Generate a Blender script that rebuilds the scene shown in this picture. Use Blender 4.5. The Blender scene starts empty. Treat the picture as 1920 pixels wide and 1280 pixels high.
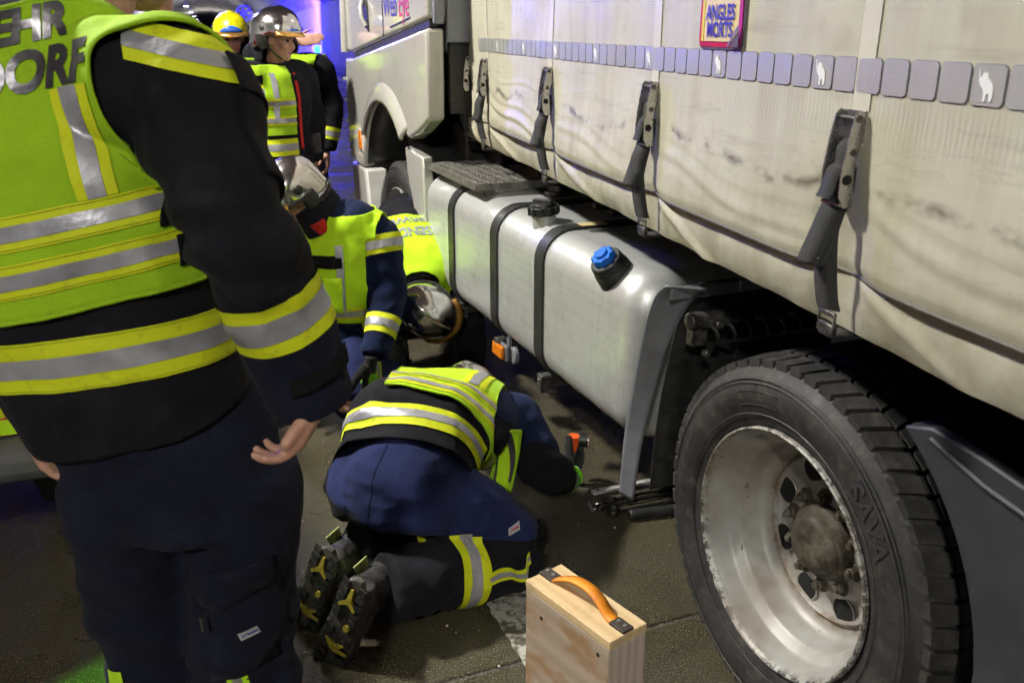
import bpy, bmesh, math, random
import numpy as np
from mathutils import Vector as V, Matrix
from mathutils.bvhtree import BVHTree
random.seed(7); np.random.seed(7)
R = math.radians
sc = bpy.context.scene
col = sc.collection
# ---------------------------------------------------------------- camera, world, exposure
cam = bpy.data.cameras.new('camera'); camo = bpy.data.objects.new('camera', cam); col.objects.link(camo)
camo.location = (0, 0, 1.62); camo.rotation_euler = (R(90 - 19.14), 0, 0)
cam.lens = 31.875; cam.sensor_width = 36; cam.clip_end = 1000; cam.clip_start = 0.05
cam.dof.use_dof = True; cam.dof.focus_distance = 2.6; cam.dof.aperture_fstop = 7.0
sc.camera = camo
w = bpy.data.worlds.new('World'); sc.world = w; w.use_nodes = True
nt = w.node_tree; bg = nt.nodes['Background']
sky = nt.nodes.new('ShaderNodeTexSky'); sky.sky_type = 'NISHITA'; sky.sun_disc = False
sky.sun_elevation = R(-6); sky.sun_rotation = R(150)
nt.links.new(sky.outputs[0], bg.inputs[0]); bg.inputs[1].default_value = 0.05
vs = sc.view_settings; vs.view_transform = 'Standard'; vs.look = 'None'; vs.exposure = 0.0; vs.gamma = 1
vs.use_curve_mapping = False
sc.cycles.use_denoising = True; sc.cycles.denoising_prefilter = 'FAST'; sc.cycles.use_adaptive_sampling = True; sc.cycles.adaptive_threshold = 0.02
sc.cycles.max_bounces = 4; sc.cycles.diffuse_bounces = 2; sc.cycles.glossy_bounces = 3
sc.cycles.sample_clamp_indirect = 4.0
TUN_YAW = -17.4
LAMP_POWER = 790.0
LAMP_COL = (1.0, 0.975, 0.89)
def tun(s, q, z):                                    # tunnel frame: s along the bore, q to its right
    a = R(TUN_YAW); return V((q * math.cos(a) + s * math.sin(a), -q * math.sin(a) + s * math.cos(a), z + slope(s)))
def slope(s): return -0.0125 * max(0.0, s - 9.0)
def lamp_light(name, kind, loc, power, colour, size=0.3, aim=None, spot=None, size_y=None):
    d = bpy.data.lights.new(name, kind); d.energy = power; d.color = colour
    if kind == 'AREA':
        d.shape = 'RECTANGLE'; d.size = size; d.size_y = size_y or size
    else: d.shadow_soft_size = size
    if spot: d.spot_size = R(spot); d.spot_blend = 0.5
    o = bpy.data.objects.new(name, d); col.objects.link(o); o.location = loc
    if aim is not None: o.rotation_euler = (V(aim) - V(loc)).to_track_quat('-Z', 'Y').to_euler()
    return o
# blue beacons of the fire engines standing further in the bore, green escape lamp behind the camera
lamp_light('blue_beacon_light', 'SPOT', (-3.3, 9.2, 2.5), 560, (0.10, 0.07, 1.0), 0.06, aim=(0.30, 2.0, 1.42), spot=24)
lamp_light('blue_wall_light', 'SPOT', tun(46, 0.5, 3.0), 420000, (0.03, 0.015, 1.0), 0.15, aim=tun(75, 5.2, 3.0), spot=130)
lamp_light('blue_road_light', 'SPOT', tun(14, -3.2, 2.6), 900, (0.10, 0.06, 1.0), 0.12, aim=tun(13, 1.2, 0.0), spot=75)
lamp_light('green_escape_light', 'SPOT', (-1.9, -2.6, 2.4), 260, (0.25, 1.0, 0.2), 0.03, aim=(0.80, 1.02, 1.30), spot=3.6)
lamp_light('green_floor_light', 'SPOT', (-2.6, -1.2, 2.4), 3000, (0.2, 1.0, 0.05), 0.03, aim=(-1.06, 1.84, 0.0), spot=5.0)

# ---------------------------------------------------------------- mesh helpers
class B:
    def __init__(s): s.v = []; s.f = []
    def add(s, v, f):
        n = len(s.v); s.v += [tuple(p) for p in v]; s.f += [tuple(i + n for i in q) for q in f]; return s
    def box(s, c, d, m=None):
        x, y, z = d[0] / 2, d[1] / 2, d[2] / 2
        p = [V((i * x, j * y, k * z)) for k in (-1, 1) for j in (-1, 1) for i in (-1, 1)]
        if m is not None: p = [m @ q for q in p]
        return s.add([q + V(c) for q in p], [(0, 2, 3, 1), (4, 5, 7, 6), (0, 1, 5, 4), (2, 6, 7, 3), (0, 4, 6, 2), (1, 3, 7, 5)])
    def cyl(s, a, b, r0, r1=None, n=24, cap=True):
        r1 = r0 if r1 is None else r1; a, b = V(a), V(b); t = (b - a).normalized()
        u = t.orthogonal().normalized(); w_ = t.cross(u); v = []
        for p, r in ((a, r0), (b, r1)):
            v += [p + (u * math.cos(6.2832 * i / n) + w_ * math.sin(6.2832 * i / n)) * r for i in range(n)]
        f = [(i, (i + 1) % n, n + (i + 1) % n, n + i) for i in range(n)]
        if cap: f += [tuple(range(n - 1, -1, -1)), tuple(range(n, 2 * n))]
        return s.add(v, f)
    def tube(s, pts, r, n=8, lat=None, cap=True):
        v, f = sweep([V(p) for p in pts], r, n, lat, cap); return s.add(v, f)
    def prism(s, poly, a0, a1, axis=0):               # 2d polygon extruded along one axis; poly gives the other two in order
        def mk(p, a):
            if axis == 0: return (a, p[0], p[1])
            if axis == 1: return (p[0], a, p[1])
            return (p[0], p[1], a)
        n = len(poly)
        v = [mk(p, a0) for p in poly] + [mk(p, a1) for p in poly]
        return s.add(v, [(i, (i + 1) % n, n + (i + 1) % n, n + i) for i in range(n)] + [tuple(range(n - 1, -1, -1)), tuple(range(n, 2 * n))])
    def lathe(s, prof, axis_o=(0, 0, 0), n=64, close=False):      # profile (x, r) turned about the local X axis
        o = V(axis_o); v = []; m = len(prof)
        for i in range(n):
            a = 6.2832 * i / n
            v += [o + V((x, r * math.cos(a), r * math.sin(a))) for x, r in prof]
        f = []
        for i in range(n):
            j = (i + 1) % n
            for k in range(m if close else m - 1):
                l = (k + 1) % m; f.append((i * m + k, i * m + l, j * m + l, j * m + k))
        return s.add(v, f)
    def grid(s, fn, nu, nv, wrap=False):
        v = [fn(i / nu, j / nv) for j in range(nv + 1) for i in range(nu + 1)]
        return s.add(v, [(j * (nu + 1) + i, j * (nu + 1) + i + 1, (j + 1) * (nu + 1) + i + 1, (j + 1) * (nu + 1) + i) for j in range(nv) for i in range(nu)])
def catmull(P, k):
    out = []; n = len(P)
    for i in range(n - 1):
        p0, p1, p2, p3 = P[max(i - 1, 0)], P[i], P[i + 1], P[min(i + 2, n - 1)]
        for j in range(k):
            t = j / k
            out.append(0.5 * ((2 * p1) + (p2 - p0) * t + (2 * p0 - 5 * p1 + 4 * p2 - p3) * t * t + (3 * p1 - p0 - 3 * p2 + p3) * t ** 3))
    out.append(P[-1]); return out
def sweep(P, rad, n=16, lat=None, cap=True, power=2.0):
    m = len(P)
    if not isinstance(rad, (list, tuple)): rad = [rad] * m
    rad = [(r, r) if not isinstance(r, (tuple, list)) else r for r in rad]
    T = [(P[min(i + 1, m - 1)] - P[max(i - 1, 0)]).normalized() for i in range(m)]
    L = []
    if lat is not None and isinstance(lat, (list, tuple)) and len(lat) == m and hasattr(lat[0], '__len__'): lats = [V(q) for q in lat]
    else: lats = [V(lat)] * m if lat is not None else None
    cur = T[0].orthogonal()
    for i in range(m):
        if lats: cur = lats[i]
        cur = cur - T[i] * cur.dot(T[i])
        if cur.length < 1e-6: cur = T[i].orthogonal()
        cur = cur.normalized(); L.append(cur.copy())
    v = []
    for i in range(m):
        b = T[i].cross(L[i])
        for k in range(n):
            a = 6.2832 * k / n; c, s_ = math.cos(a), math.sin(a)
            e = 2.0 / power
            c = math.copysign(abs(c) ** e, c); s_ = math.copysign(abs(s_) ** e, s_)
            v.append(P[i] + L[i] * (rad[i][0] * c) + b * (rad[i][1] * s_))
    f = [(i * n + k, i * n + (k + 1) % n, (i + 1) * n + (k + 1) % n, (i + 1) * n + k) for i in range(m - 1) for k in range(n)]
    if cap: f += [tuple(range(n - 1, -1, -1)), tuple(range((m - 1) * n, m * n))]
    return v, f
def limb(pts, n=24, k=6, lat=None, power=2.0):
    """pts: list of (point, ra, rb). Smooth swept tube, returns (verts, faces)."""
    P = [V(p[0]) for p in pts]; rr = [V((p[1], p[2] if len(p) > 2 else p[1], 0)) for p in pts]
    Q = catmull(P, k); q = catmull(rr, k)
    la = None
    if lat is not None:
        if isinstance(lat[0], (int, float)): la = [V(lat)] * len(Q)
        else: la = catmull([V(l) for l in lat], k)
        la = [tuple(x) for x in la]
    return sweep(Q, [(max(a.x, .002), max(a.y, .002)) for a in q], n, la, True, power)
def ball(c, r, rot=None, nu=20, nv=14):
    v = []; f = []
    r = (r, r, r) if isinstance(r, (int, float)) else r
    for j in range(nv + 1):
        t = math.pi * j / nv
        for i in range(nu):
            a = 6.2832 * i / nu
            p = V((r[0] * math.sin(t) * math.cos(a), r[1] * math.sin(t) * math.sin(a), r[2] * math.cos(t)))
            if rot is not None: p = rot @ p
            v.append(p + V(c))
    for j in range(nv):
        for i in range(nu):
            k = (i + 1) % nu; f.append((j * nu + i, (j + 1) * nu + i, (j + 1) * nu + k, j * nu + k))
    return v, f
def shade(me, ang=40):
    me.polygons.foreach_set('use_smooth', [True] * len(me.polygons))
    if ang: me.set_sharp_from_angle(angle=R(ang))
def put(name, b, mat, parent=None, smooth=40, bevel=0.0, seg=2, base=None, solid=0.0):
    v, f = (b.v, b.f) if isinstance(b, B) else b
    if base is not None: v = [(p[0] - base[0], p[1] - base[1], p[2] - base[2]) for p in v]
    me = bpy.data.meshes.new(name); me.from_pydata([tuple(p) for p in v], [], f)
    bm = bmesh.new(); bm.from_mesh(me); bmesh.ops.remove_doubles(bm, verts=bm.verts, dist=1e-6)
    bmesh.ops.recalc_face_normals(bm, faces=bm.faces); bm.to_mesh(me); bm.free()
    return link(name, me, mat, parent, smooth, bevel, seg, solid)
def link(name, me, mat, parent=None, smooth=40, bevel=0.0, seg=2, solid=0.0):
    if smooth: shade(me, smooth)
    for m in (mat if isinstance(mat, (list, tuple)) else [mat]): me.materials.append(m)
    o = bpy.data.objects.new(name, me); col.objects.link(o)
    if parent: o.parent = parent
    if bevel:
        m = o.modifiers.new('b', 'BEVEL'); m.width = bevel; m.segments = seg; m.limit_method = 'ANGLE'; m.angle_limit = R(35)
    if solid:
        m = o.modifiers.new('s', 'SOLIDIFY'); m.thickness = solid; m.offset = -1
    return o
def tag(o, label=None, cat=None, group=None, kind=None):
    for k, x in (('label', label), ('category', cat), ('group', group), ('kind', kind)):
        if x: o[k] = x
    return o
def empty(name, loc, rz=0, label=None, cat=None, group=None):
    o = bpy.data.objects.new(name, None); col.objects.link(o); o.location = loc; o.rotation_euler = (0, 0, rz)
    o.empty_display_size = 0.1
    return tag(o, label, cat, group)
def dup(o, parent=None, **kw):
    c = o.copy(); col.objects.link(c)
    if parent: c.parent = parent
    for k, x in kw.items(): setattr(c, k, x)
    return c
# smooth 3d value noise, vectorised
def vnoise(p, seed=0):
    p = np.asarray(p, float) + seed * 17.31; i = np.floor(p).astype(np.int64); f = p - i; f = f * f * (3 - 2 * f)
    def h(a):
        n = a[:, 0] * 374761393 + a[:, 1] * 668265263 + a[:, 2] * 2147483647 + seed * 144665
        n = (n ^ (n >> 13)) * 1274126177; n = n ^ (n >> 16)
        return (n & 0xffff) / 32767.5 - 1.0
    r = 0
    for dx in (0, 1):
        for dy in (0, 1):
            for dz in (0, 1):
                wgt = (f[:, 0] if dx else 1 - f[:, 0]) * (f[:, 1] if dy else 1 - f[:, 1]) * (f[:, 2] if dz else 1 - f[:, 2])
                r = r + wgt * h(i + np.array([dx, dy, dz]))
    return r
def mesh_np(me):
    n = len(me.vertices); a = np.empty(n * 3); me.vertices.foreach_get('co', a); a = a.reshape(n, 3)
    e = np.empty(len(me.edges) * 2, int); me.edges.foreach_get('vertices', e); return a, e.reshape(-1, 2)
def normals(me):
    n = len(me.vertices); a = np.empty(n * 3); me.vertices.foreach_get('normal', a); return a.reshape(n, 3)
def relax(me, it, lam=0.5):
    a, e = mesh_np(me); deg = np.bincount(e.ravel(), minlength=len(a)).astype(float)[:, None]; deg[deg == 0] = 1
    for _ in range(it):
        s = np.zeros_like(a)
        for k in range(3):
            s[:, k] = np.bincount(e[:, 0], a[e[:, 1], k], len(a)) + np.bincount(e[:, 1], a[e[:, 0], k], len(a))
        a = a + lam * (s / deg - a)
    me.vertices.foreach_set('co', a.ravel()); me.update()
def voxel(parts, size, it=4):
    b = B()
    for v, f in parts: b.add(v, f)
    me = bpy.data.meshes.new('tmp'); me.from_pydata(b.v, [], b.f)
    bm = bmesh.new(); bm.from_mesh(me); bmesh.ops.recalc_face_normals(bm, faces=bm.faces); bm.to_mesh(me); bm.free()
    o = bpy.data.objects.new('tmp', me); col.objects.link(o)
    m = o.modifiers.new('r', 'REMESH'); m.mode = 'VOXEL'; m.voxel_size = size; m.adaptivity = 0
    dg = bpy.context.evaluated_depsgraph_get(); out = bpy.data.meshes.new_from_object(o.evaluated_get(dg))
    bpy.data.objects.remove(o); bpy.data.meshes.remove(me)
    if it: relax(out, it)
    return out
def folds(me, amp=0.006, freq=9.0, seed=1, stretch=(1, 1, 1), joints=(), fine=0.0015):
    a, _ = mesh_np(me); n = normals(me); s = np.array(stretch)
    q = a * s * freq; q = q + 0.8 * np.stack([vnoise(q * 0.6, seed + 3), vnoise(q * 0.6, seed + 4), vnoise(q * 0.6, seed + 5)], 1)
    r = vnoise(q, seed); r2 = vnoise(q * 2.4 + 11.0, seed + 7); mk = np.clip(0.5 + 1.6 * vnoise(a * 4.5, seed + 8), 0, 1); d = amp * (1.0 - 2.6 * np.abs(r)) + amp * 0.75 * mk * (0.5 - 2.4 * np.abs(r2)) + fine * vnoise(a * 45, seed + 9)
    for (c, ax, am, k, rad) in joints:                # creases bunched round a joint, across the limb
        c = np.array(c); ax = np.array(ax) / np.linalg.norm(ax); rel = a - c; t = rel @ ax
        g = np.exp(-(rel ** 2).sum(1) / rad ** 2)
        d = d + am * g * np.sin(k * t + 3.0 * vnoise(a * 7, seed + 2) + 1.5 * vnoise(a * 16, seed + 6))
    me.vertices.foreach_set('co', (a + n * d[:, None]).ravel()); me.update()
def cut(src, planes, offset=0.0, it=0, keep=None, wedges=()):
    """copy of a mesh, cut by planes (points with (p-co).no > 0 go), pushed out along its normals"""
    me = src if isinstance(src, bpy.types.Mesh) else src.data
    bm = bmesh.new(); bm.from_mesh(me)
    if keep is not None:
        bmesh.ops.delete(bm, geom=[f for f in bm.faces if not keep(f.calc_center_median())], context='FACES')
    for co, no in planes:
        bmesh.ops.bisect_plane(bm, geom=bm.verts[:] + bm.edges[:] + bm.faces[:], dist=1e-5, plane_co=co, plane_no=no, clear_outer=True)
    for wd in wedges:                                  # a wedge: what lies beyond every one of its planes goes
        for co, no in wd: bmesh.ops.bisect_plane(bm, geom=bm.verts[:] + bm.edges[:] + bm.faces[:], dist=1e-5, plane_co=co, plane_no=no)
        bmesh.ops.delete(bm, geom=[f for f in bm.faces if all((f.calc_center_median() - V(co)).dot(V(no)) > 0 for co, no in wd)], context='FACES')
    if offset:
        bm.normal_update()
        for v_ in bm.verts: v_.co += v_.normal * offset
    out = bpy.data.meshes.new('cut'); bm.to_mesh(out); bm.free()
    if it: relax(out, it)
    return out
def text_mesh(txt, size, bold=0.0, shear=0.0, sx=1.0, spacing=1.0, step=0.012):
    cu = bpy.data.curves.new('t', 'FONT'); cu.body = txt; cu.size = size; cu.offset = bold; cu.shear = shear
    cu.align_x = 'CENTER'; cu.space_character = spacing; cu.resolution_u = 4
    o = bpy.data.objects.new('t', cu); col.objects.link(o)
    dg = bpy.context.evaluated_depsgraph_get(); me = bpy.data.meshes.new_from_object(o.evaluated_get(dg))
    bpy.data.objects.remove(o); bpy.data.curves.remove(cu)
    bm = bmesh.new(); bm.from_mesh(me)
    for v_ in bm.verts: v_.co.x *= sx
    if step and bm.verts:
        for ax in (0, 1):
            lo = min(v_.co[ax] for v_ in bm.verts); hi = max(v_.co[ax] for v_ in bm.verts); x = lo + step
            while x < hi:
                no = V((1, 0, 0)) if ax == 0 else V((0, 1, 0))
                bmesh.ops.bisect_plane(bm, geom=bm.verts[:] + bm.edges[:] + bm.faces[:], plane_co=no * x, plane_no=no); x += step
    bm.to_mesh(me); bm.free(); return me
def project(me2d, target, o, u, v, d, lift=0.002):
    """lay a flat mesh (x,y) on a target mesh: point o + u*x + v*y moved along d until it meets the surface"""
    bm = bmesh.new(); bm.from_mesh(target if isinstance(target, bpy.types.Mesh) else target.data)
    t = BVHTree.FromBMesh(bm); o, u, v, d = V(o), V(u), V(v), V(d).normalized()
    b2 = bmesh.new(); b2.from_mesh(me2d); dead = []
    for p in b2.verts:
        q = o + u * p.co.x + v * p.co.y
        h = t.ray_cast(q - d * 0.6, d)
        if h[0] is None: dead.append(p)
        else:
            n = h[1] if h[1].dot(d) < 0 else -h[1]
            p.co = h[0] - d * lift
    if dead: bmesh.ops.delete(b2, geom=dead, context='VERTS')
    out = bpy.data.meshes.new('p'); b2.to_mesh(out); b2.free(); bm.free(); return out

# ---------------------------------------------------------------- materials
MAT = {}
class N:
    def __init__(s, name):
        s.m = bpy.data.materials.new(name); s.m.use_nodes = True; s.t = s.m.node_tree; s.b = s.t.nodes['Principled BSDF']; MAT[name] = s.m
        s.tc = None
    def co(s, scale=(1, 1, 1), kind='Object'):
        tc = s.t.nodes.new('ShaderNodeTexCoord'); mp = s.t.nodes.new('ShaderNodeMapping'); mp.inputs['Scale'].default_value = scale
        s.t.links.new(tc.outputs[kind], mp.inputs[0]); return mp.outputs[0]
    def noise(s, scale, detail=4, rough=0.6, vec=None, kind='Object', dist=0.0):
        n = s.t.nodes.new('ShaderNodeTexNoise'); n.inputs['Scale'].default_value = scale; n.inputs['Detail'].default_value = min(detail, 3)
        n.inputs['Roughness'].default_value = rough; n.inputs['Distortion'].default_value = dist
        s.t.links.new(vec if vec is not None else s.co(kind=kind), n.inputs['Vector']); return n.outputs['Fac']
    def vor(s, scale, feat='F1', vec=None):
        n = s.t.nodes.new('ShaderNodeTexVoronoi'); n.inputs['Scale'].default_value = scale; n.feature = feat
        s.t.links.new(vec if vec is not None else s.co(), n.inputs['Vector']); return n.outputs['Distance'], n.outputs.get('Color')
    def wave(s, scale, vec=None, axis='X', dist=0.0, detail=2):
        n = s.t.nodes.new('ShaderNodeTexWave'); n.inputs['Scale'].default_value = scale; n.inputs['Distortion'].default_value = dist
        n.inputs['Detail'].default_value = detail; n.bands_direction = axis
        s.t.links.new(vec if vec is not None else s.co(), n.inputs['Vector']); return n.outputs['Fac']
    def ramp(s, fac, stops):
        r = s.t.nodes.new('ShaderNodeValToRGB'); e = r.color_ramp.elements
        while len(e) < len(stops): e.new(0.5)
        for i, (p, c) in enumerate(stops):
            e[i].position = p; e[i].color = (c, c, c, 1) if isinstance(c, (int, float)) else (*c, 1)
        s.t.links.new(fac, r.inputs[0]); return r.outputs[0]
    def mix(s, fac, a, b, mode='MIX'):
        m = s.t.nodes.new('ShaderNodeMix'); m.data_type = 'RGBA'; m.blend_type = mode
        for k, x in ((0, fac), (6, a), (7, b)):
            if isinstance(x, (int, float)): m.inputs[k].default_value = x if k == 0 else (x, x, x, 1)
            elif isinstance(x, tuple): m.inputs[k].default_value = (*x, 1)
            else: s.t.links.new(x, m.inputs[k])
        return m.outputs[2]
    def math(s, op, a, b=0.0):
        m = s.t.nodes.new('ShaderNodeMath'); m.operation = op
        for k, x in ((0, a), (1, b)):
            if isinstance(x, (int, float)): m.inputs[k].default_value = x
            else: s.t.links.new(x, m.inputs[k])
        return m.outputs[0]
    def xyz(s, vec=None):
        n = s.t.nodes.new('ShaderNodeSeparateXYZ'); s.t.links.new(vec if vec is not None else s.co(), n.inputs[0]); return n.outputs
    def set(s, **k):
        for q, x in k.items():
            i = s.b.inputs[{'col': 'Base Color', 'rough': 'Roughness', 'metal': 'Metallic', 'spec': 'Specular IOR Level', 'coat': 'Coat Weight', 'coat_rough': 'Coat Roughness',
                            'sheen': 'Sheen Weight', 'sheen_rough': 'Sheen Roughness', 'trans': 'Transmission Weight', 'emis': 'Emission Color', 'emis_s': 'Emission Strength', 'alpha': 'Alpha', 'aniso': 'Anisotropic'}[q]]
            if isinstance(x, tuple): i.default_value = (*x, 1)
            elif isinstance(x, (int, float)): i.default_value = x
            else: s.t.links.new(x, i)
        return s
    def bump(s, h, strength=0.3, dist=0.002):
        n = s.t.nodes.new('ShaderNodeBump'); n.inputs['Strength'].default_value = strength; n.inputs['Distance'].default_value = dist
        if s.b.inputs['Normal'].is_linked: s.t.links.new(s.b.inputs['Normal'].links[0].from_socket, n.inputs['Normal'])
        s.t.links.new(h, n.inputs['Height']); s.t.links.new(n.outputs[0], s.b.inputs['Normal']); return s
def fabric(name, c, rough=0.92, var=0.35, sheen=0.12, weave=900, bump=0.25, dust=0.0, speck=0.4):
    n = N(name); a = n.noise(6, 5, 0.65); lo = tuple(x * (1 - var) for x in c); hi = tuple(min(1, x * (1 + var)) for x in c)
    k = n.ramp(a, [(0.3, lo), (0.7, hi)])
    if dust: k = n.mix(n.ramp(n.noise(14, 6, 0.75), [(0.52, 0.0), (0.8, dust)]), k, (0.12, 0.12, 0.13))
    k = n.mix(1.0, k, n.ramp(n.noise(420, 2, 0.8), [(0.30, 1 - speck), (0.70, 1 + speck)]), 'MULTIPLY')
    n.set(col=k, rough=rough, sheen=sheen, sheen_rough=0.5, spec=0.12)
    n.bump(n.noise(weave, 2), bump, 0.001); n.bump(n.noise(38, 4, 0.6), 0.35, 0.004); return n.m
fabric('navy', (0.016, 0.022, 0.075), dust=0.05, sheen=0.04)
fabric('seam_thread', (0.016, 0.017, 0.024))
fabric('stitch', (0.20, 0.24, 0.01), var=0.1)
fabric('night_navy', (0.0085, 0.0098, 0.0205), dust=0.05, sheen=0.02)
fabric('dark_jacket', (0.0095, 0.0092, 0.0125), dust=0.05, sheen=0.02)
fabric('blue_sleeve', (0.008, 0.014, 0.045), dust=0.03, sheen=0.03)
fabric('hivis', (0.31, 0.52, 0.016), speck=0.10, rough=0.75, var=0.10, sheen=0.05, weave=1200, bump=0.15)
fabric('hivis_bright', (0.46, 0.76, 0.02), speck=0.08, rough=0.72, var=0.10, sheen=0.05, weave=1200, bump=0.15)
n = N('band_yellow'); a = n.noise(40, 5, 0.7); n.set(col=n.mix(n.ramp(a, [(0.55, 0.0), (0.75, 0.5)]), (0.60, 0.66, 0.012), (0.30, 0.33, 0.02)), rough=0.7, spec=0.3); n.bump(n.noise(600, 2), 0.15, 0.001)
n = N('band_silver'); a = n.noise(9, 5, 0.7); n.set(col=n.ramp(a, [(0.3, (0.26, 0.26, 0.29)), (0.7, (0.42, 0.42, 0.46))]), rough=n.ramp(a, [(0.3, 0.32), (0.7, 0.5)]), metal=0.35); n.bump(n.noise(30, 4), 0.45, 0.004)
n = N('letter_foil'); a = n.noise(11, 4, 0.6); n.set(col=n.ramp(a, [(0.35, (0.10, 0.095, 0.11)), (0.7, (0.17, 0.16, 0.17))]), rough=0.33, metal=0.75); n.bump(n.noise(14, 4), 0.4, 0.006)
fabric('velcro', (0.008, 0.008, 0.009), rough=1.0, sheen=0.0)
fabric('white_label', (0.42, 0.42, 0.44), var=0.1)
fabric('red_cloth', (0.42, 0.02, 0.015), var=0.2)
fabric('orange_cloth', (0.65, 0.09, 0.01), var=0.2)
fabric('glove_dark', (0.014, 0.014, 0.014))
fabric('glove_green', (0.17, 0.55, 0.02), var=0.15)
n = N('skin'); a = n.noise(30, 5, 0.6); n.set(col=n.ramp(a, [(0.3, (0.40, 0.20, 0.14)), (0.7, (0.58, 0.33, 0.24))]), rough=0.5); n.b.inputs['Subsurface Weight'].default_value = 0.15; n.b.inputs['Subsurface Radius'].default_value = (0.01, 0.004, 0.002); n.bump(n.noise(180, 4), 0.2, 0.002)
n = N('hair'); n.set(col=(0.035, 0.02, 0.012), rough=0.6); n.bump(n.noise(300, 2), 0.5, 0.003)
n = N('lip'); n.set(col=(0.35, 0.12, 0.10), rough=0.45)
n = N('eye'); n.set(col=(0.03, 0.025, 0.02), rough=0.1)
n = N('chrome'); a = n.noise(4, 4); n.set(col=(0.86, 0.85, 0.83), metal=1.0, rough=n.ramp(n.noise(50, 4), [(0.4, 0.13), (0.7, 0.22)])); n.bump(n.noise(9, 3), 0.05, 0.004)
n = N('yellow_shell'); n.set(col=n.mix(n.ramp(n.noise(14, 5), [(0.55, 0.0), (0.72, 0.6)]), (0.72, 0.68, 0.005), (0.45, 0.30, 0.01)), rough=0.3, coat=0.4)
n = N('gold_trim'); n.set(col=(0.75, 0.42, 0.12), metal=0.8, rough=0.25)
n = N('amber_visor'); n.set(col=(0.55, 0.28, 0.06), rough=0.15, trans=0.5)
n = N('blue_badge'); n.set(col=(0.03, 0.12, 0.55), rough=0.3)
n = N('black_plastic'); a = n.noise(25, 5); n.set(col=n.ramp(a, [(0.3, 0.010), (0.75, 0.030)]), rough=n.ramp(a, [(0.3, 0.35), (0.7, 0.6)])); n.bump(n.noise(250, 3), 0.2, 0.001)
n = N('grey_plastic'); a = n.noise(7, 6, 0.7); n.set(col=n.ramp(a, [(0.3, (0.11, 0.115, 0.13)), (0.75, (0.18, 0.185, 0.205))]), rough=0.4); n.bump(n.noise(300, 3), 0.2, 0.001)
n = N('dark_grey_plastic'); a = n.noise(7, 6, 0.7); n.set(col=n.ramp(a, [(0.3, (0.018, 0.020, 0.024)), (0.75, (0.034, 0.037, 0.042))]), rough=0.55); n.bump(n.noise(300, 3), 0.2, 0.001)
n = N('chassis'); a = n.noise(9, 6, 0.7); n.set(col=n.ramp(a, [(0.35, (0.008, 0.008, 0.009)), (0.75, (0.035, 0.032, 0.03))]), rough=0.65); n.bump(n.noise(60, 4), 0.3, 0.003)
n = N('strap_web'); a = n.wave(170, axis='Z'); n.set(col=n.mix(n.noise(20, 4), (0.016, 0.016, 0.017), (0.045, 0.044, 0.042)), rough=0.75); n.bump(a, 0.6, 0.0015)
n = N('strap_pale'); n.set(col=n.ramp(n.noise(25, 5), [(0.3, (0.25, 0.23, 0.18)), (0.7, (0.42, 0.40, 0.33))]), rough=0.8); n.bump(n.wave(150, axis='Z'), 0.5, 0.001)
n = N('steel'); a = n.noise(35, 6, 0.7); n.set(col=n.ramp(a, [(0.3, (0.38, 0.37, 0.37)), (0.7, (0.50, 0.49, 0.49))]), metal=0.95, rough=n.ramp(a, [(0.3, 0.22), (0.75, 0.34)])); n.bump(n.noise(90, 4), 0.06, 0.0005)
n = N('galvanised'); a = n.noise(30, 5, 0.7); n.set(col=n.ramp(a, [(0.35, (0.12, 0.11, 0.095)), (0.7, (0.27, 0.26, 0.235))]), metal=0.5, rough=0.55)
n = N('worn_steel'); a = n.noise(30, 6, 0.75); n.set(col=n.ramp(a, [(0.35, (0.035, 0.033, 0.03)), (0.7, (0.20, 0.19, 0.18))]), metal=0.7, rough=0.5); n.bump(n.noise(120, 4), 0.25, 0.001)
n = N('tool_steel'); a = n.noise(40, 5, 0.7); n.set(col=n.ramp(a, [(0.35, (0.03, 0.03, 0.03)), (0.7, (0.12, 0.11, 0.10))]), metal=0.85, rough=0.3)
n = N('bright_steel'); n.set(col=(0.6, 0.6, 0.6), metal=0.9, rough=0.3)
n = N('plated_bar'); n.set(col=n.ramp(n.noise(25, 4), [(0.4, (0.34, 0.31, 0.30)), (0.6, (0.52, 0.51, 0.52))]), metal=0.25, rough=0.35)
# fuel tank: brushed aluminium with road film
n = N('tank_alu'); st = n.noise(40, 4, 0.6, vec=n.co((1, 0.02, 1.4))); d = n.noise(5, 6, 0.75); sp = n.noise(75, 3, 0.7)
k = n.ramp(st, [(0.3, (0.53, 0.54, 0.53)), (0.7, (0.60, 0.61, 0.60))]); k = n.mix(n.ramp(d, [(0.50, 0.0), (0.75, 0.28)]), k, (0.22, 0.19, 0.14)); k = n.mix(n.ramp(sp, [(0.66, 0.0), (0.74, 0.3)]), k, (0.12, 0.10, 0.08))
vr = n.noise(26, 4, 0.7, vec=n.co((3.0, 3.0, 0.25))); k = n.mix(n.ramp(vr, [(0.55, 0.0), (0.75, 0.30)]), k, (0.24, 0.21, 0.17))
n.set(col=k, metal=0.55, rough=n.ramp(d, [(0.3, 0.34), (0.7, 0.46)])); n.bump(n.noise(7, 3), 0.10, 0.01)
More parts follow.
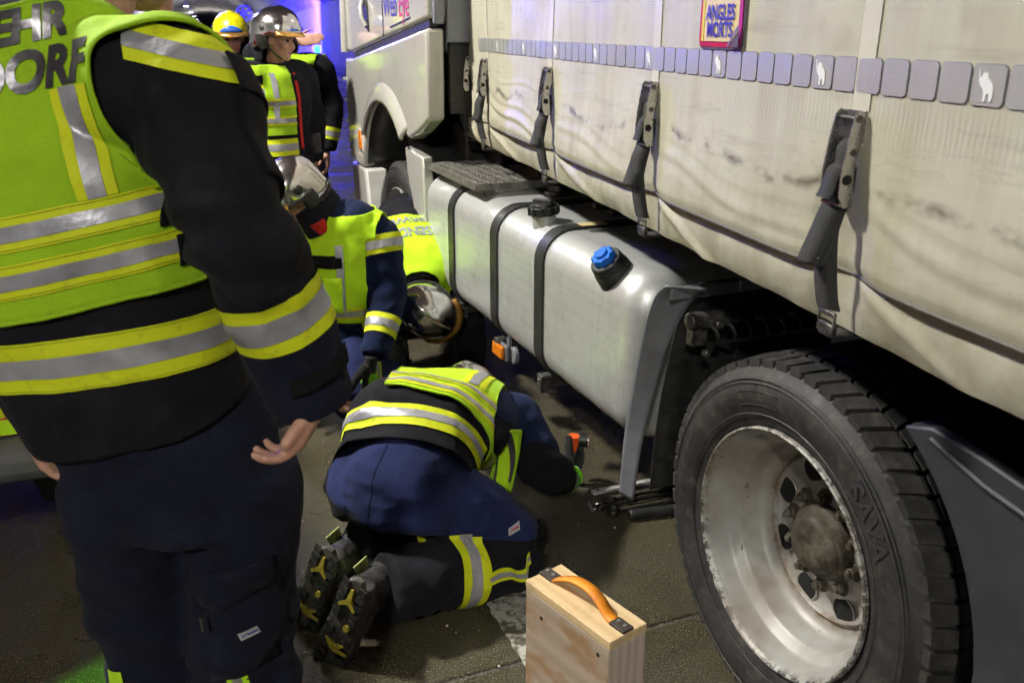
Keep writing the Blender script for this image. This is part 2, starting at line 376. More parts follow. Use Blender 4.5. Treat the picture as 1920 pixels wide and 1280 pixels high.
# painted cab
n = N('cab_paint'); d = n.noise(4, 6, 0.7); n.set(col=n.mix(n.ramp(d, [(0.5, 0.0), (0.75, 0.35)]), (0.56, 0.545, 0.50), (0.36, 0.34, 0.30)), rough=0.2, coat=0.8, coat_rough=0.06, metal=0.25)
n = N('cab_paint_dull'); d = n.noise(5, 6, 0.7); n.set(col=n.mix(n.ramp(d, [(0.45, 0.0), (0.75, 0.5)]), (0.50, 0.49, 0.46), (0.26, 0.24, 0.20)), rough=0.5)
n = N('cab_rear_grey'); n.set(col=n.ramp(n.noise(5, 5), [(0.3, (0.16, 0.17, 0.20)), (0.7, (0.22, 0.23, 0.26))]), rough=0.5)
n = N('amber_lens'); n.set(col=(0.72, 0.20, 0.01), rough=0.25, coat=0.5, emis=(0.7, 0.2, 0.0), emis_s=0.0); n.bump(n.wave(160, axis='Z'), 0.4, 0.002)
n = N('print_blue'); n.set(col=(0.06, 0.05, 0.30), rough=0.5)
n = N('print_red'); n.set(col=(0.50, 0.03, 0.08), rough=0.5)
n = N('print_black'); n.set(col=(0.01, 0.01, 0.01), rough=0.6)
n = N('sign_red'); n.set(col=(0.45, 0.01, 0.03), rough=0.35)
n = N('sign_magenta'); n.set(col=(0.42, 0.03, 0.24), rough=0.35)
n = N('sign_yellow'); n.set(col=(0.62, 0.50, 0.03), rough=0.4)
n = N('sign_cream'); n.set(col=(0.62, 0.50, 0.24), rough=0.4)
n = N('sign_blue'); n.set(col=(0.035, 0.035, 0.36), rough=0.4)
n = N('sign_back'); n.set(col=(0.10, 0.09, 0.14), rough=0.3)
# tarpaulin
n = N('tarp'); co = n.co(); d = n.noise(2.6, 7, 0.7); st = n.noise(9, 6, 0.7, vec=n.co((1, 1.0, 0.10))); sp = n.noise(90, 4, 0.7); x = n.xyz()
k = n.mix(d, (0.385, 0.37, 0.285), (0.55, 0.535, 0.44))
k = n.mix(n.ramp(st, [(0.42, 0.0), (0.72, 0.50)]), k, (0.31, 0.28, 0.185)); k = n.mix(n.ramp(n.noise(1.3, 5, 0.7), [(0.45, 0.0), (0.7, 0.40)]), k, (0.33, 0.30, 0.21)); hs = n.noise(5.0, 5, 0.7, vec=n.co((1, 0.5, 6.0))); k = n.mix(n.ramp(hs, [(0.58, 0.0), (0.74, 0.35)]), k, (0.22, 0.19, 0.14))
low = n.ramp(x[2], [(0.0, 1.0), (1.0, 1.0)])
lowf = n.math('MULTIPLY', n.ramp(n.math('SUBTRACT', 1.42, x[2]), [(0.0, 0.0), (0.30, 1.0)]), n.ramp(n.noise(7, 6, 0.75), [(0.35, 0.12), (0.72, 0.85)]))
k = n.mix(lowf, k, (0.235, 0.205, 0.135))
cr = n.noise(3.0, 5, 0.6, vec=n.co((1, 0.8, 5.0)), dist=0.4); crk = n.ramp(cr, [(0.49, 0.0), (0.5, 0.16), (0.51, 0.0)])
crz = n.math('MULTIPLY', crk, n.ramp(n.math('SUBTRACT', 1.47, x[2]), [(0.0, 0.0), (0.04, 1.0)])); k = n.mix(crz, k, (0.16, 0.14, 0.11))
k = n.mix(n.ramp(sp, [(0.69, 0.0), (0.75, 0.5)]), k, (0.14, 0.13, 0.10))
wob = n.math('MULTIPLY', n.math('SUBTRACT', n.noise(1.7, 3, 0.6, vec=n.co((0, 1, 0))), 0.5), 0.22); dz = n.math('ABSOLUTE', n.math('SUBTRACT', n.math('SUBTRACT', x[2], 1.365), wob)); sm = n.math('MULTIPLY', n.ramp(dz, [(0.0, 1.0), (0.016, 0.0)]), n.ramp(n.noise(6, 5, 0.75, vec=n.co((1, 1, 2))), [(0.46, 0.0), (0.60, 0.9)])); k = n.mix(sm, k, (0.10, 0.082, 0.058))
bl = n.noise(4.2, 5, 0.75); k = n.mix(n.ramp(bl, [(0.55, 0.0), (0.70, 0.30)]), k, (0.22, 0.19, 0.125))
n.set(col=k, rough=n.ramp(d, [(0.3, 0.40), (0.7, 0.58)]), spec=0.45)
n.bump(n.wave(420, axis='Y'), 0.10, 0.0006); n.bump(n.wave(420, axis='Z'), 0.10, 0.0006); n.bump(n.noise(11, 4), 0.28, 0.006)
zz = n.wave(26, vec=n.co((1, 1, 0.35)), axis='Y', dist=5.0); zf = n.math('MULTIPLY', zz, n.ramp(n.math('ABSOLUTE', n.math('SUBTRACT', x[2], 1.475)), [(0.0, 1.0), (0.055, 0.0)])); n.bump(zf, 0.22, 0.004)
n = N('tarp_weld'); d = n.noise(6, 6, 0.7); n.set(col=n.mix(d, (0.47, 0.45, 0.36), (0.60, 0.58, 0.49)), rough=0.36, spec=0.5)
n = N('retro_tape'); v1 = n.vor(420); d = n.noise(6, 4); n.set(col=n.mix(d, (0.52, 0.55, 0.54), (0.70, 0.71, 0.68)), rough=0.30, metal=0.6); n.bump(v1[0], 0.35, 0.001)
n = N('retro_edge'); n.set(col=(0.16, 0.17, 0.19), rough=0.5)
n = N('elephant_white'); n.set(col=(0.72, 0.73, 0.74), rough=0.3)
# rubber and wheel
n = N('rubber'); d = n.noise(8, 6, 0.7); n.set(col=n.mix(n.ramp(n.noise(30, 5, 0.8), [(0.5, 0.0), (0.72, 0.7)]), n.ramp(d, [(0.3, (0.012, 0.012, 0.013)), (0.75, (0.032, 0.030, 0.029))]), (0.065, 0.056, 0.046)), rough=n.ramp(d, [(0.3, 0.5), (0.7, 0.75)])); n.bump(n.noise(160, 4), 0.2, 0.001)
n = N('rubber_text'); n.set(col=(0.030, 0.028, 0.032), rough=0.5)
n = N('rim_paint'); d = n.noise(9, 6, 0.75); e = n.noise(45, 6, 0.8); x = n.xyz(); rr = n.math('SQRT', n.math('ADD', n.math('POWER', x[1], 2.0), n.math('POWER', x[2], 2.0)))
k = n.mix(d, (0.27, 0.265, 0.245), (0.42, 0.415, 0.395))
edge = n.math('MULTIPLY', n.ramp(rr, [(0.283, 0.0), (0.288, 1.0), (0.30, 0.8)]), n.ramp(e, [(0.48, 0.0), (0.54, 1.0)])); k = n.mix(edge, k, (0.030, 0.026, 0.024))
weld = n.ramp(rr, [(0.188, 0.0), (0.198, 1.0), (0.214, 1.0), (0.232, 0.0)]); k = n.mix(n.math('MULTIPLY', weld, n.ramp(n.noise(18, 6, 0.8), [(0.40, 0.1), (0.6, 0.95)])), k, (0.10, 0.052, 0.016))
k = n.mix(n.ramp(n.noise(13, 7, 0.85), [(0.655, 0.0), (0.69, 0.85)]), k, (0.05, 0.042, 0.035)); k = n.mix(n.ramp(n.noise(3.5, 5, 0.7), [(0.40, 0.0), (0.66, 0.75)]), k, (0.16, 0.125, 0.095))
n.set(col=k, rough=0.46, metal=0.12); n.bump(e, 0.15, 0.002)
n = N('hub_rust'); d = n.noise(14, 6, 0.75); n.set(col=n.ramp(d, [(0.30, (0.020, 0.017, 0.013)), (0.52, (0.060, 0.048, 0.032)), (0.75, (0.15, 0.135, 0.11))]), rough=0.65, metal=0.3); n.bump(d, 0.4, 0.006)
n = N('void'); n.set(col=(0.003, 0.003, 0.003), rough=0.9)
# wood
n = N('wood_top'); g = n.wave(9, vec=n.co((1.0, 0.12, 1.0)), axis='X', dist=3.5, detail=3); d = n.noise(7, 6, 0.7); k = n.mix(g, (0.55, 0.39, 0.20), (0.63, 0.465, 0.26)); k = n.mix(n.ramp(d, [(0.55, 0.0), (0.75, 0.5)]), k, (0.26, 0.19, 0.12)); n.set(col=k, rough=0.62); n.bump(n.noise(90, 4, vec=n.co((8, 1, 1))), 0.2, 0.001)
n = N('wood_face'); g = n.wave(5, vec=n.co((1.0, 0.35, 1.2)), axis='Z', dist=5.0, detail=3); d = n.noise(4.5, 6, 0.7); k = n.mix(g, (0.31, 0.235, 0.17), (0.37, 0.29, 0.22)); k = n.mix(n.ramp(n.noise(4, 4, 0.6, vec=n.co((1, 1.2, 2.2))), [(0.47, 0.0), (0.58, 0.75)]), k, (0.27, 0.145, 0.055)); k = n.mix(n.ramp(d, [(0.58, 0.0), (0.75, 0.6)]), k, (0.10, 0.075, 0.06)); n.set(col=k, rough=0.66); n.bump(n.noise(60, 4, vec=n.co((1, 1, 9))), 0.25, 0.001)
n = N('wood_end'); g = n.wave(11, vec=n.co((1.0, 1.0, 0.22)), axis='X', dist=4.5, detail=2); k = n.mix(g, (0.42, 0.33, 0.275), (0.51, 0.42, 0.36)); n.set(col=k, rough=0.66); n.bump(g, 0.15, 0.001)
n = N('orange_web'); g = n.noise(14, 5, 0.7); n.set(col=n.mix(n.ramp(g, [(0.5, 0.0), (0.75, 0.7)]), (0.80, 0.27, 0.012), (0.42, 0.10, 0.02)), rough=0.5); n.bump(n.wave(160, axis='Y'), 0.3, 0.001)
n = N('brown_plate'); n.set(col=n.ramp(n.noise(40, 4), [(0.3, (0.030, 0.022, 0.017)), (0.7, (0.06, 0.046, 0.036))]), rough=0.55)
# torch
n = N('torch_orange'); n.set(col=(0.80, 0.11, 0.02), rough=0.35); n.bump(n.wave(60, axis='Z'), 0.2, 0.002)
n = N('torch_green'); n.set(col=(0.01, 0.30, 0.10), rough=0.3)
n = N('torch_lens'); n.set(col=(0.85, 0.55, 0.40), rough=0.1)
n = N('red_handle'); n.set(col=(0.35, 0.02, 0.015), rough=0.4)
# setting
def road_mat(name, tint, wet=True):
    n = N(name); g = n.co(kind='Object'); a = n.noise(3.2, 7, 0.72); ag = n.vor(150); sp = n.noise(230, 2, 0.5)
    k = n.mix(a, tuple(x * 0.55 for x in tint), tuple(x * 1.35 for x in tint))
    k = n.mix(n.ramp(ag[0], [(0.10, 0.6), (0.35, 0.0)]), k, tuple(x * 0.4 for x in tint))
    k = n.mix(n.ramp(sp, [(0.58, 0.0), (0.66, 0.9)]), k, (0.26, 0.23, 0.15))
    k = n.mix(n.ramp(n.noise(46, 3), [(0.74, 0.0), (0.77, 0.8)]), k, (0.45, 0.42, 0.34))
    rg = n.ramp(n.noise(2.2, 5, 0.65), [(0.35, 0.15), (0.62, 0.48)])
    n.set(col=k, rough=rg, spec=0.5); n.bump(ag[0], 0.5, 0.002); n.bump(n.noise(420, 2), 0.5, 0.0015); n.bump(n.noise(5, 4), 0.1, 0.01); return n.m
road_mat('wet_concrete', (0.047, 0.041, 0.025)); road_mat('road_far', (0.070, 0.066, 0.060)); road_mat('joint_fill', (0.012, 0.012, 0.012))
n = N('hem_gap_dark'); n.set(col=(0.07, 0.06, 0.045), rough=0.6)  # shade of the gap under the curtain hem, put into the colour
n = N('worn_paint'); a = n.noise(16, 7, 0.8); k = n.mix(n.ramp(a, [(0.44, 1.0), (0.56, 0.0)]), (0.085, 0.078, 0.055), (0.38, 0.37, 0.33)); n.set(col=k, rough=0.55); n.bump(n.noise(200, 3), 0.4, 0.002)
n = N('tunnel_concrete'); a = n.noise(0.8, 6, 0.7); n.set(col=n.ramp(a, [(0.3, (0.15, 0.15, 0.16)), (0.7, (0.24, 0.24, 0.25))]), rough=0.6); n.bump(n.noise(6, 5), 0.3, 0.02)
n = N('tunnel_panel'); a = n.noise(0.9, 6, 0.7); n.set(col=n.ramp(a, [(0.3, (0.14, 0.14, 0.15)), (0.7, (0.22, 0.22, 0.23))]), rough=0.5)
n = N('lamp_glow'); n.set(col=(0.8, 0.8, 0.8), emis=(1.0, 0.98, 0.94), emis_s=14.0)
n = N('lamp_case'); n.set(col=(0.25, 0.25, 0.26), rough=0.5, metal=0.5)
n = N('green_glow'); n.set(col=(0.0, 0.3, 0.1), emis=(0.05, 1.0, 0.35), emis_s=2.5)
n = N('red_body'); n.set(col=(0.42, 0.015, 0.025), rough=0.3, coat=0.6)
n = N('car_grey'); n.set(col=n.ramp(n.noise(8, 5), [(0.3, 0.07), (0.7, 0.11)]), rough=0.6)
n = N('car_white'); n.set(col=(0.6, 0.6, 0.6), rough=0.4)
n = N('car_glass'); n.set(col=(0.02, 0.02, 0.025), rough=0.08)
n = N('sole_rubber'); a = n.noise(35, 6, 0.8); n.set(col=n.ramp(a, [(0.4, (0.012, 0.012, 0.012)), (0.7, (0.075, 0.068, 0.058))]), rough=0.6); n.bump(a, 0.3, 0.003)
n = N('sole_dust'); a = n.noise(25, 6, 0.8); n.set(col=n.ramp(a, [(0.35, (0.035, 0.032, 0.028)), (0.65, (0.13, 0.118, 0.10))]), rough=0.8); n.bump(a, 0.3, 0.003)
n = N('sole_yellow'); n.set(col=n.ramp(n.noise(30, 5), [(0.35, (0.30, 0.24, 0.03)), (0.6, (0.55, 0.46, 0.05))]), rough=0.5)
n = N('boot_leather'); a = n.noise(18, 6, 0.75); n.set(col=n.ramp(a, [(0.35, (0.012, 0.012, 0.014)), (0.72, (0.07, 0.066, 0.066))]), rough=0.5); n.bump(n.noise(120, 4), 0.3, 0.002)
n = N('boot_patch'); n.set(col=(0.55, 0.62, 0.20), rough=0.5)
M = MAT
# ---------------------------------------------------------------- tunnel and road
PROF = [(5.2, 0.0), (5.2, 0.9), (5.25, 2.2), (5.2, 3.2), (4.75, 4.4), (3.7, 5.4), (2.0, 6.1), (0.0, 6.35), (-2.0, 6.25), (-4.0, 5.6), (-5.5, 4.6), (-6.3, 3.4), (-6.5, 2.2), (-6.5, 0.9), (-6.5, 0.0)]
S = [-30, -20, -10, 0, 9] + [9 + 12 * i for i in range(1, 46)]
b = B(); m_ = len(PROF)
for s_ in S: b.add([tun(s_, q, z - (0.05 if z == 0 else 0)) for q, z in PROF], [])
b.f = [(i * m_ + k, (i + 1) * m_ + k, (i + 1) * m_ + k + 1, i * m_ + k + 1) for i in range(len(S) - 1) for k in range(m_ - 1)]
lining = tag(put('tunnel_wall', b, M['tunnel_concrete'], smooth=60), kind='structure')
for s_ in (-30, S[-1]):
    e = B().add([tun(s_ + (0.02 if s_ < 0 else -0.02), q, z - 0.05) for q, z in PROF], [tuple(range(m_))]); put('bore_end', e, M['tunnel_concrete'], lining)
b = B()                                                # cladding panels on the right-hand wall, each with its own edge
for i in range(30):
    s0 = 8 + i * 3.0
    p = B(); A = [tun(s0 + 0.03, 5.17, 0.35), tun(s0 + 2.97, 5.17, 0.35), tun(s0 + 2.97, 5.20, 3.1), tun(s0 + 0.03, 5.20, 3.1)]
    n_ = (tun(0, -0.03, 0) - tun(0, 0, 0))
    p.add(A + [q + n_ for q in A], [(0, 1, 2, 3), (7, 6, 5, 4), (0, 4, 5, 1), (1, 5, 6, 2), (2, 6, 7, 3), (3, 7, 4, 0)])
    put('wall_panel', p, M['tunnel_panel'], lining, smooth=0)
b = B()
for s_ in S: b.add([tun(s_, 5.2, -0.006), tun(s_, -6.5, -0.006)], [])
b.f = [(2 * i, 2 * i + 1, 2 * i + 3, 2 * i + 2) for i in range(len(S) - 1)]
road = tag(put('road', b, M['road_far'], smooth=0), kind='structure')
for q0, q1, nm in ((4.55, 5.2, 'kerb'),):
    b = B()
    for s_ in S: b.add([tun(s_, q0, -0.05), tun(s_, q0, 0.13), tun(s_, q1, 0.13)], [])
    b.f = [(3 * i + k, 3 * i + k + 1, 3 * i + 4 + k, 3 * i + 3 + k) for i in range(len(S) - 1) for k in (0, 1)]
    tag(put('kerb', b, M['tunnel_panel'], smooth=0), kind='structure')
for i in range(12):                                   # dashed lane line further up the bore
    s0 = 14 + i * 12
    b = B().add([tun(s0, -0.75, 0.002), tun(s0, -0.60, 0.002), tun(s0 + 5, -0.60, 0.002), tun(s0 + 5, -0.75, 0.002)], [(0, 1, 2, 3)])
    put('lane_marking', b, M['worn_paint'], road, smooth=0)
TR = Matrix.Translation((0.616, 1.84, 0)) @ Matrix.Rotation(R(22), 4, 'Z')
def slab(x0, x1, y0, y1, mat='wet_concrete', z=0.0, h=0.02, name='slab'):
    g = 0.007
    b = B().box(((x0 + x1) / 2, (y0 + y1) / 2, z - h / 2 + 0.0), (x1 - x0 - 2 * g, y1 - y0 - 2 * g, h))
    b.v = [tuple(TR @ V(p)) for p in b.v]; return put(name, b, M[mat], road, smooth=0, bevel=0.004, seg=1)
for xa, xb in ((-3.9, -0.30), (-0.30, 3.3)):
    for ya, yb in ((-4.6, 0.40), (0.40, 5.4), (5.4, 10.4)): slab(xa, xb, ya, yb)
jb = B().box((-0.3, 2.9, -0.0165), (7.3, 15.1, 0.005)); jb.v = [tuple(TR @ V(p)) for p in jb.v]; put('joint_filler', jb, M['joint_fill'], road, smooth=0)
mk = B().grid(lambda u, v: tuple(TR @ V((-0.475 + u * 0.155 + 0.004 * math.sin(v * 300), -3.0 + v * 3.95, 0.004))), 4, 120); put('edge_line', mk, M['worn_paint'], road, smooth=0)
# loose chips of stone on the slabs
chips = B(); rnd = random.Random(3)
for i in range(170):
    x, y = rnd.uniform(-1.2, 1.0), rnd.uniform(1.4, 4.6); r = rnd.choice((0.002, 0.002, 0.003, 0.003, 0.005))
    v, f = ball((x, y, r * 0.5), (r * rnd.uniform(.8, 1.5), r, r * 0.6), Matrix.Rotation(rnd.uniform(0, 6), 3, 'Z'), 6, 4); chips.add(v, f)
tag(put('grit', chips, M['wood_end'], smooth=0), 'pale grit scattered over the wet slabs', 'grit', kind='stuff')
# luminaires
case = B().box((0, 0, 0.05), (0.62, 1.5, 0.10)).box((0, 0, 0.40), (0.05, 0.05, 0.62)); dif = B().box((0, 0, -0.012), (0.54, 1.4, 0.02))
lampc = None
LAMPS = [(-4.6, 0.66), (4.6, 1.1), (14.8, 0.6), (32, 0.5), (64, 0.4), (94, 5), (120, 9)] + [(146 + 26 * i, 30 if i == 1 else 0) for i in range(12)]
for i, (s_, lit) in enumerate(LAMPS):
    e = empty('tunnel_lamp', tun(s_, -2.6, 5.25), R(-TUN_YAW), 'white tunnel lamp in the ceiling row along the bore', 'lamp', 'ceiling lamps along the tunnel')
    if i == 0: lampc = (put('lamp_case', case, M['lamp_case'], e, bevel=0.01), put('diffuser', dif, M['lamp_glow'], e, smooth=0))
    else:
        for o in lampc: dup(o, e)
    if lit:
        L = lamp_light('tunnel_lamp_light', 'AREA', (0, 0, -0.05), LAMP_POWER * lit, LAMP_COL, 0.40, size_y=0.7); L.parent = e
fan = empty('jet_fan', tun(112, 3.6, 4.3), R(-TUN_YAW), 'round jet fan hung under the tunnel ceiling', 'fan')
put('housing', B().lathe([(-1.2, 0.85), (1.2, 0.85), (1.2, 0.72), (-1.2, 0.72)], n=32, close=True), M['lamp_case'], fan).rotation_euler = (0, 0, R(90))
put('hub', B().cyl((0, -1.0, 0), (0, 1.0, 0), 0.25), M['lamp_case'], fan)
for k in range(6):
    bl = put('blade', B().box((0, 0, 0.48), (0.20, 0.03, 0.48)), M['lamp_case'], fan); bl.rotation_euler = (0, k * math.pi / 3, 0)
for nm, s_, q, zz, lab in (('escape_lamp', 49, 5.02, 1.25, 'pair of green escape lamps on the blue-lit wall beside the lorry cab'), ('signal_lamp', 70, 2.2, 1.6, 'small green lamp glowing beside the yellow helmet')):
    e = empty(nm, tun(s_, q, zz - 0.4), R(-TUN_YAW), lab, 'lamp')
    put('housing', B().box((0, 0.06, 0.4), (0.5, 0.08, 1.0)), M['lamp_case'], e, bevel=0.02)
    for dz in (0.18, 0.62): put('lens', B().cyl((0, 0.02, dz), (0, -0.03, dz), 0.17, n=20), M['green_glow'], e)
# ---------------------------------------------------------------- tractor unit (local frame: x inwards to the right, y forwards, z up; x = 0 is its outer side)
trac = empty('lorry_tractor', (0.616, 1.84, 0), R(22), 'pale grey lorry tractor unit with silver fuel tank and bare steel wheel', 'lorry')
RH = 0.46
def make_wheel(parent, y, x0, name='wheel', tread=True, scale=1.0):
    wE = empty(name, (x0, y, RH)); wE.parent = parent; wE.scale = (1, scale, scale)
    # tyre: lathe profile (x inwards, radius)
    Rt = 0.462
    prof = [(0.012, 0.292), (0.000, 0.302), (-0.006, 0.318), (-0.016, 0.345), (-0.022, 0.370), (-0.020, 0.392), (-0.012, 0.412), (-0.010, 0.418), (-0.006, 0.421), (0.002, 0.436), (0.008, 0.442), (0.012, 0.444), (0.292, 0.444), (0.300, 0.436), (0.318, 0.38), (0.315, 0.33), (0.29, 0.295), (0.27, 0.288), (0.03, 0.288)]
    t = B().lathe(prof, n=128, close=True)
    if tread:                                          # tread blocks: a shoulder row with deep slots, then zig-zag rows
        nb = 58
        def block(a0, a1, xa, xb, skew, r0, r1, edge=0.0):
            pts = []
            for r in (r0, r1):
                for x, sk in ((xa, 0), (xb, skew)):
                    for a in (a0, a1):
                        rr = r - (edge if x == xa and r == r1 else 0)
                        pts.append((x, rr * math.cos(a + sk), rr * math.sin(a + sk)))
            t.add(pts, [(0, 1, 3, 2), (4, 6, 7, 5), (0, 4, 5, 1), (2, 3, 7, 6), (0, 2, 6, 4), (1, 5, 7, 3)])
        da = 6.2832 / nb
        for i in range(nb):
            a = i * da
            block(a + 0.05 * da, a + 0.80 * da, 0.003, 0.066, 0.35 * da, 0.435, 0.4625, 0.007)
            block(a + 0.42 * da, a + 1.22 * da, 0.076, 0.128, -0.30 * da, 0.435, 0.4635)
            block(a + 0.10 * da, a + 0.96 * da, 0.136, 0.176, 0.30 * da, 0.435, 0.4635)
            block(a + 0.42 * da, a + 1.28 * da, 0.184, 0.238, 0.30 * da, 0.435, 0.4635)
            block(a + 0.05 * da, a + 0.80 * da, 0.246, 0.300, -0.35 * da, 0.435, 0.4625)
    ty = put('tyre', t, M['rubber'], wE, smooth=35)
    # moulded rings, panel and lettering on the sidewall
    mo = B()
    for r, x in ((0.330, -0.0125), (0.404, -0.0185), (0.4125, -0.0140)):
        mo.lathe([(x - 0.0012, r - 0.0018), (x - 0.0028, r), (x - 0.0012, r + 0.0018)], n=96)
    def sx(r): return np.interp(r, [0.302, 0.318, 0.345, 0.370, 0.392, 0.412], [0.0, -0.006, -0.016, -0.022, -0.020, -0.012]) - 0.0015
    a0, a1 = R(64), R(86)
    fr = [(r, a) for r, a in [(0.352, a0 + (a1 - a0) * i / 8) for i in range(9)] + [(0.385, a1 + (a0 - a1) * i / 8) for i in range(9)]] + [(0.352, a0)]
    mo.tube([(sx(r), r * math.cos(a), r * math.sin(a)) for r, a in fr], 0.0010, 5)
    put('sidewall_moulding', mo, M['rubber'], ty, smooth=40)
    def arc_text(txt, size, r, a_mid, bold):
        me = text_mesh(txt, size, bold=bold, step=0.008)
        for v_ in me.vertices:
            rr = r + v_.co.y; a = a_mid + v_.co.x / r     # reads clockwise seen from outside
            v_.co = V((sx(rr) - 0.0012, rr * math.cos(a), rr * math.sin(a)))
        return link('lettering', me, M['rubber_text'], ty, smooth=0)
    if tread:
        arc_text('SAVA', 0.062, 0.352, R(140), 0.0012)
    # rim: deep dish
    rp = [(0.000, 0.2985), (-0.009, 0.2985), (-0.012, 0.294), (-0.008, 0.288), (0.004, 0.2835), (0.018, 0.2795), (0.050, 0.2745), (0.060, 0.2700), (0.070, 0.252), (0.080, 0.2460), (0.128, 0.2440), (0.140, 0.236), (0.150, 0.2250), (0.1555, 0.2120), (0.150, 0.2050), (0.146, 0.200), (0.156, 0.190), (0.160, 0.170), (0.158, 0.150), (0.150, 0.135)]
    rm = put('rim', B().lathe(rp, n=128), M['rim_paint'], wE, smooth=50)
    # wheel disc with hand holes
    hol = [(R(18 + 45 * i)) for i in range(8)]
    db = bmesh.new()
    ring0, nn = [], 160
    disc = B()
    xs = [(0.1505, 0.137), (0.146, 0.120), (0.142, 0.100), (0.1415, 0.045)]
    disc.lathe(xs, n=96); db.free()
    dc = put('wheel_disc', disc, M['rim_paint'], wE, smooth=50)
    for a in hol:
        c, s_ = math.cos(a), math.sin(a)
        o = put('hand_hole', B().cyl((0.1535, 0.170 * c, 0.170 * s_), (0.1620, 0.170 * c, 0.170 * s_), 0.034, n=28), M['void'], wE, smooth=40)
        lip = B(); lip.tube([(0.1545, 0.170 * c + 0.035 * math.cos(k * 6.2832 / 28), 0.170 * s_ + 0.035 * math.sin(k * 6.2832 / 28)) for k in range(29)], 0.0022, 6)
        put('hole_edge', lip, M['rim_paint'], wE)
    hub = B().lathe([(0.142, 0.098), (0.125, 0.092), (0.118, 0.084), (0.114, 0.074), (0.104, 0.071), (0.094, 0.064), (0.089, 0.050), (0.087, 0.030), (0.090, 0.022), (0.094, 0.010), (0.096, 0.0)], n=48)
    put('hub', hub, M['hub_rust'], wE, smooth=50)
    nb_ = B().cyl((0.142, 0, 0), (0.124, 0, 0), 0.0145, n=6).cyl((0.124, 0, 0), (0.114, 0, 0), 0.0085, n=12); ring = B().cyl((0.1415, 0, 0), (0.1375, 0, 0), 0.021, n=20); nb_.add(ring.v, ring.f)
    nut = None
    for k in range(10):
        a = 6.2832 * k / 10 + 0.2
        if nut is None: nut = put('wheel_nut', nb_, M['hub_rust'], wE, bevel=0.0015); o = nut
        else: o = dup(nut, wE)
        o.location = (0, 0.112 * math.cos(a), 0.112 * math.sin(a)); o.rotation_euler = (a * 3, 0, 0)
    return wE
make_wheel(trac, 0.0, 0.0)
fw = make_wheel(trac, 3.52, 0.07, tread=False)
inner = put('inner_tyre', B().lathe([(0.34, 0.30), (0.335, 0.38), (0.35, 0.44), (0.37, 0.462), (0.62, 0.462), (0.64, 0.44), (0.65, 0.36), (0.64, 0.30)], n=64, close=True), M['rubber'], trac); inner.location = (0, 0, RH)
far = put('far_tyre', B().lathe([(1.90, 0.30), (1.89, 0.40), (1.92, 0.462), (2.46, 0.462), (2.49, 0.40), (2.48, 0.30)], n=48, close=True), M['rubber'], trac); far.location = (0, 0, RH)
ax = B().cyl((0.15, 0, RH), (2.3, 0, RH), 0.10).lathe([(1.05, 0.02), (1.1, 0.22), (1.4, 0.22), (1.45, 0.02)], (0, 0, RH), 24)
put('axle', ax, M['chassis'], trac)
ch = B()
for x in (0.83, 1.60): ch.box((x, 1.9, 0.88), (0.09, 5.6, 0.27))
for y in (-0.6, 0.3, 1.0, 2.2, 3.1): ch.box((1.215, y, 0.88), (0.70, 0.10, 0.20))
ch.box((1.215, 0.6, 1.04), (0.95, 1.0, 0.07))
put('chassis', ch, M['chassis'], trac, bevel=0.012)
# clutter behind the cab: gearbox, battery box, air lines
eq = B().box((0.50, 3.05, 0.95), (0.50, 0.34, 0.42)).box((0.60, 2.72, 1.03), (0.55, 0.22, 0.20)).cyl((0.36, 2.95, 1.22), (1.5, 2.95, 1.22), 0.11).box((1.0, 2.5, 1.12), (0.7, 0.5, 0.10)).box((0.42, 3.28, 0.80), (0.22, 0.2, 0.5))
put('equipment_box', eq, M['chassis'], trac, bevel=0.015)
for k in range(5):
    y0 = 2.62 + 0.05 * k
    put('air_line', B().tube(catmull([V((0.55 + 0.1 * k, 2.66, 1.75)), V((0.50 + 0.12 * k, 2.50, 1.35)), V((0.62 + 0.1 * k, 2.36, 1.20 - 0.02 * k)), V((0.9, 2.2, 1.16)), V((1.1, 1.9, 1.20))], 8), 0.012, 8), M['black_plastic'], trac)
put('hose_coupling', B().cyl((0.40, 2.78, 1.16), (0.40, 2.70, 1.16), 0.022), M['red_handle'], trac)
# fuel tank
TX0, TX1, TZ0, TZ1, TY0, TY1, TR_ = 0.03, 0.70, 0.375, 0.93, 0.745, 2.93, 0.115
def rrect(x0, x1, z0, z1, r, n=8):
    P = []
    for cx_, cz_, a0 in ((x1 - r, z1 - r, 0), (x0 + r, z1 - r, 90), (x0 + r, z0 + r, 180), (x1 - r, z0 + r, 270)):
        P += [(cx_ + r * math.cos(R(a0 + 90 * i / n)), cz_ + r * math.sin(R(a0 + 90 * i / n))) for i in range(n + 1)]
    return P
def tank_mesh():
    b = B(); ys = []; er = 0.10
    for i in range(9): ys.append((TY0 + er * (1 - math.cos(R(90 * i / 8))), er * (1 - math.sin(R(90 * i / 8)))))
    for y in np.arange(TY0 + er + 0.02, TY1 - er, 0.02): ys.append((float(y), 0.0))
    for i in range(8, -1, -1): ys.append((TY1 - er * (1 - math.cos(R(90 * i / 8))), er * (1 - math.sin(R(90 * i / 8)))))
    n = None
    for y, e in ys:
        g = 0.0
        for yc in (0.985, 1.205): g = max(g, 0.004 * math.exp(-((y - yc) / 0.011) ** 2))
        p = rrect(TX0 + e - g, TX1 - e, TZ0 + e, TZ1 - e, TR_, 8); n = len(p)
        b.v += [(x, y, z) for x, z in p]
    m = len(ys); b.f = [(i * n + k, (i + 1) * n + k, (i + 1) * n + (k + 1) % n, i * n + (k + 1) % n) for i in range(m - 1) for k in range(n)] + [tuple(range(n)), tuple(range(m * n - 1, (m - 1) * n - 1, -1))]
    return b
tank = put('fuel_tank', tank_mesh(), M['tank_alu'], trac, smooth=50)
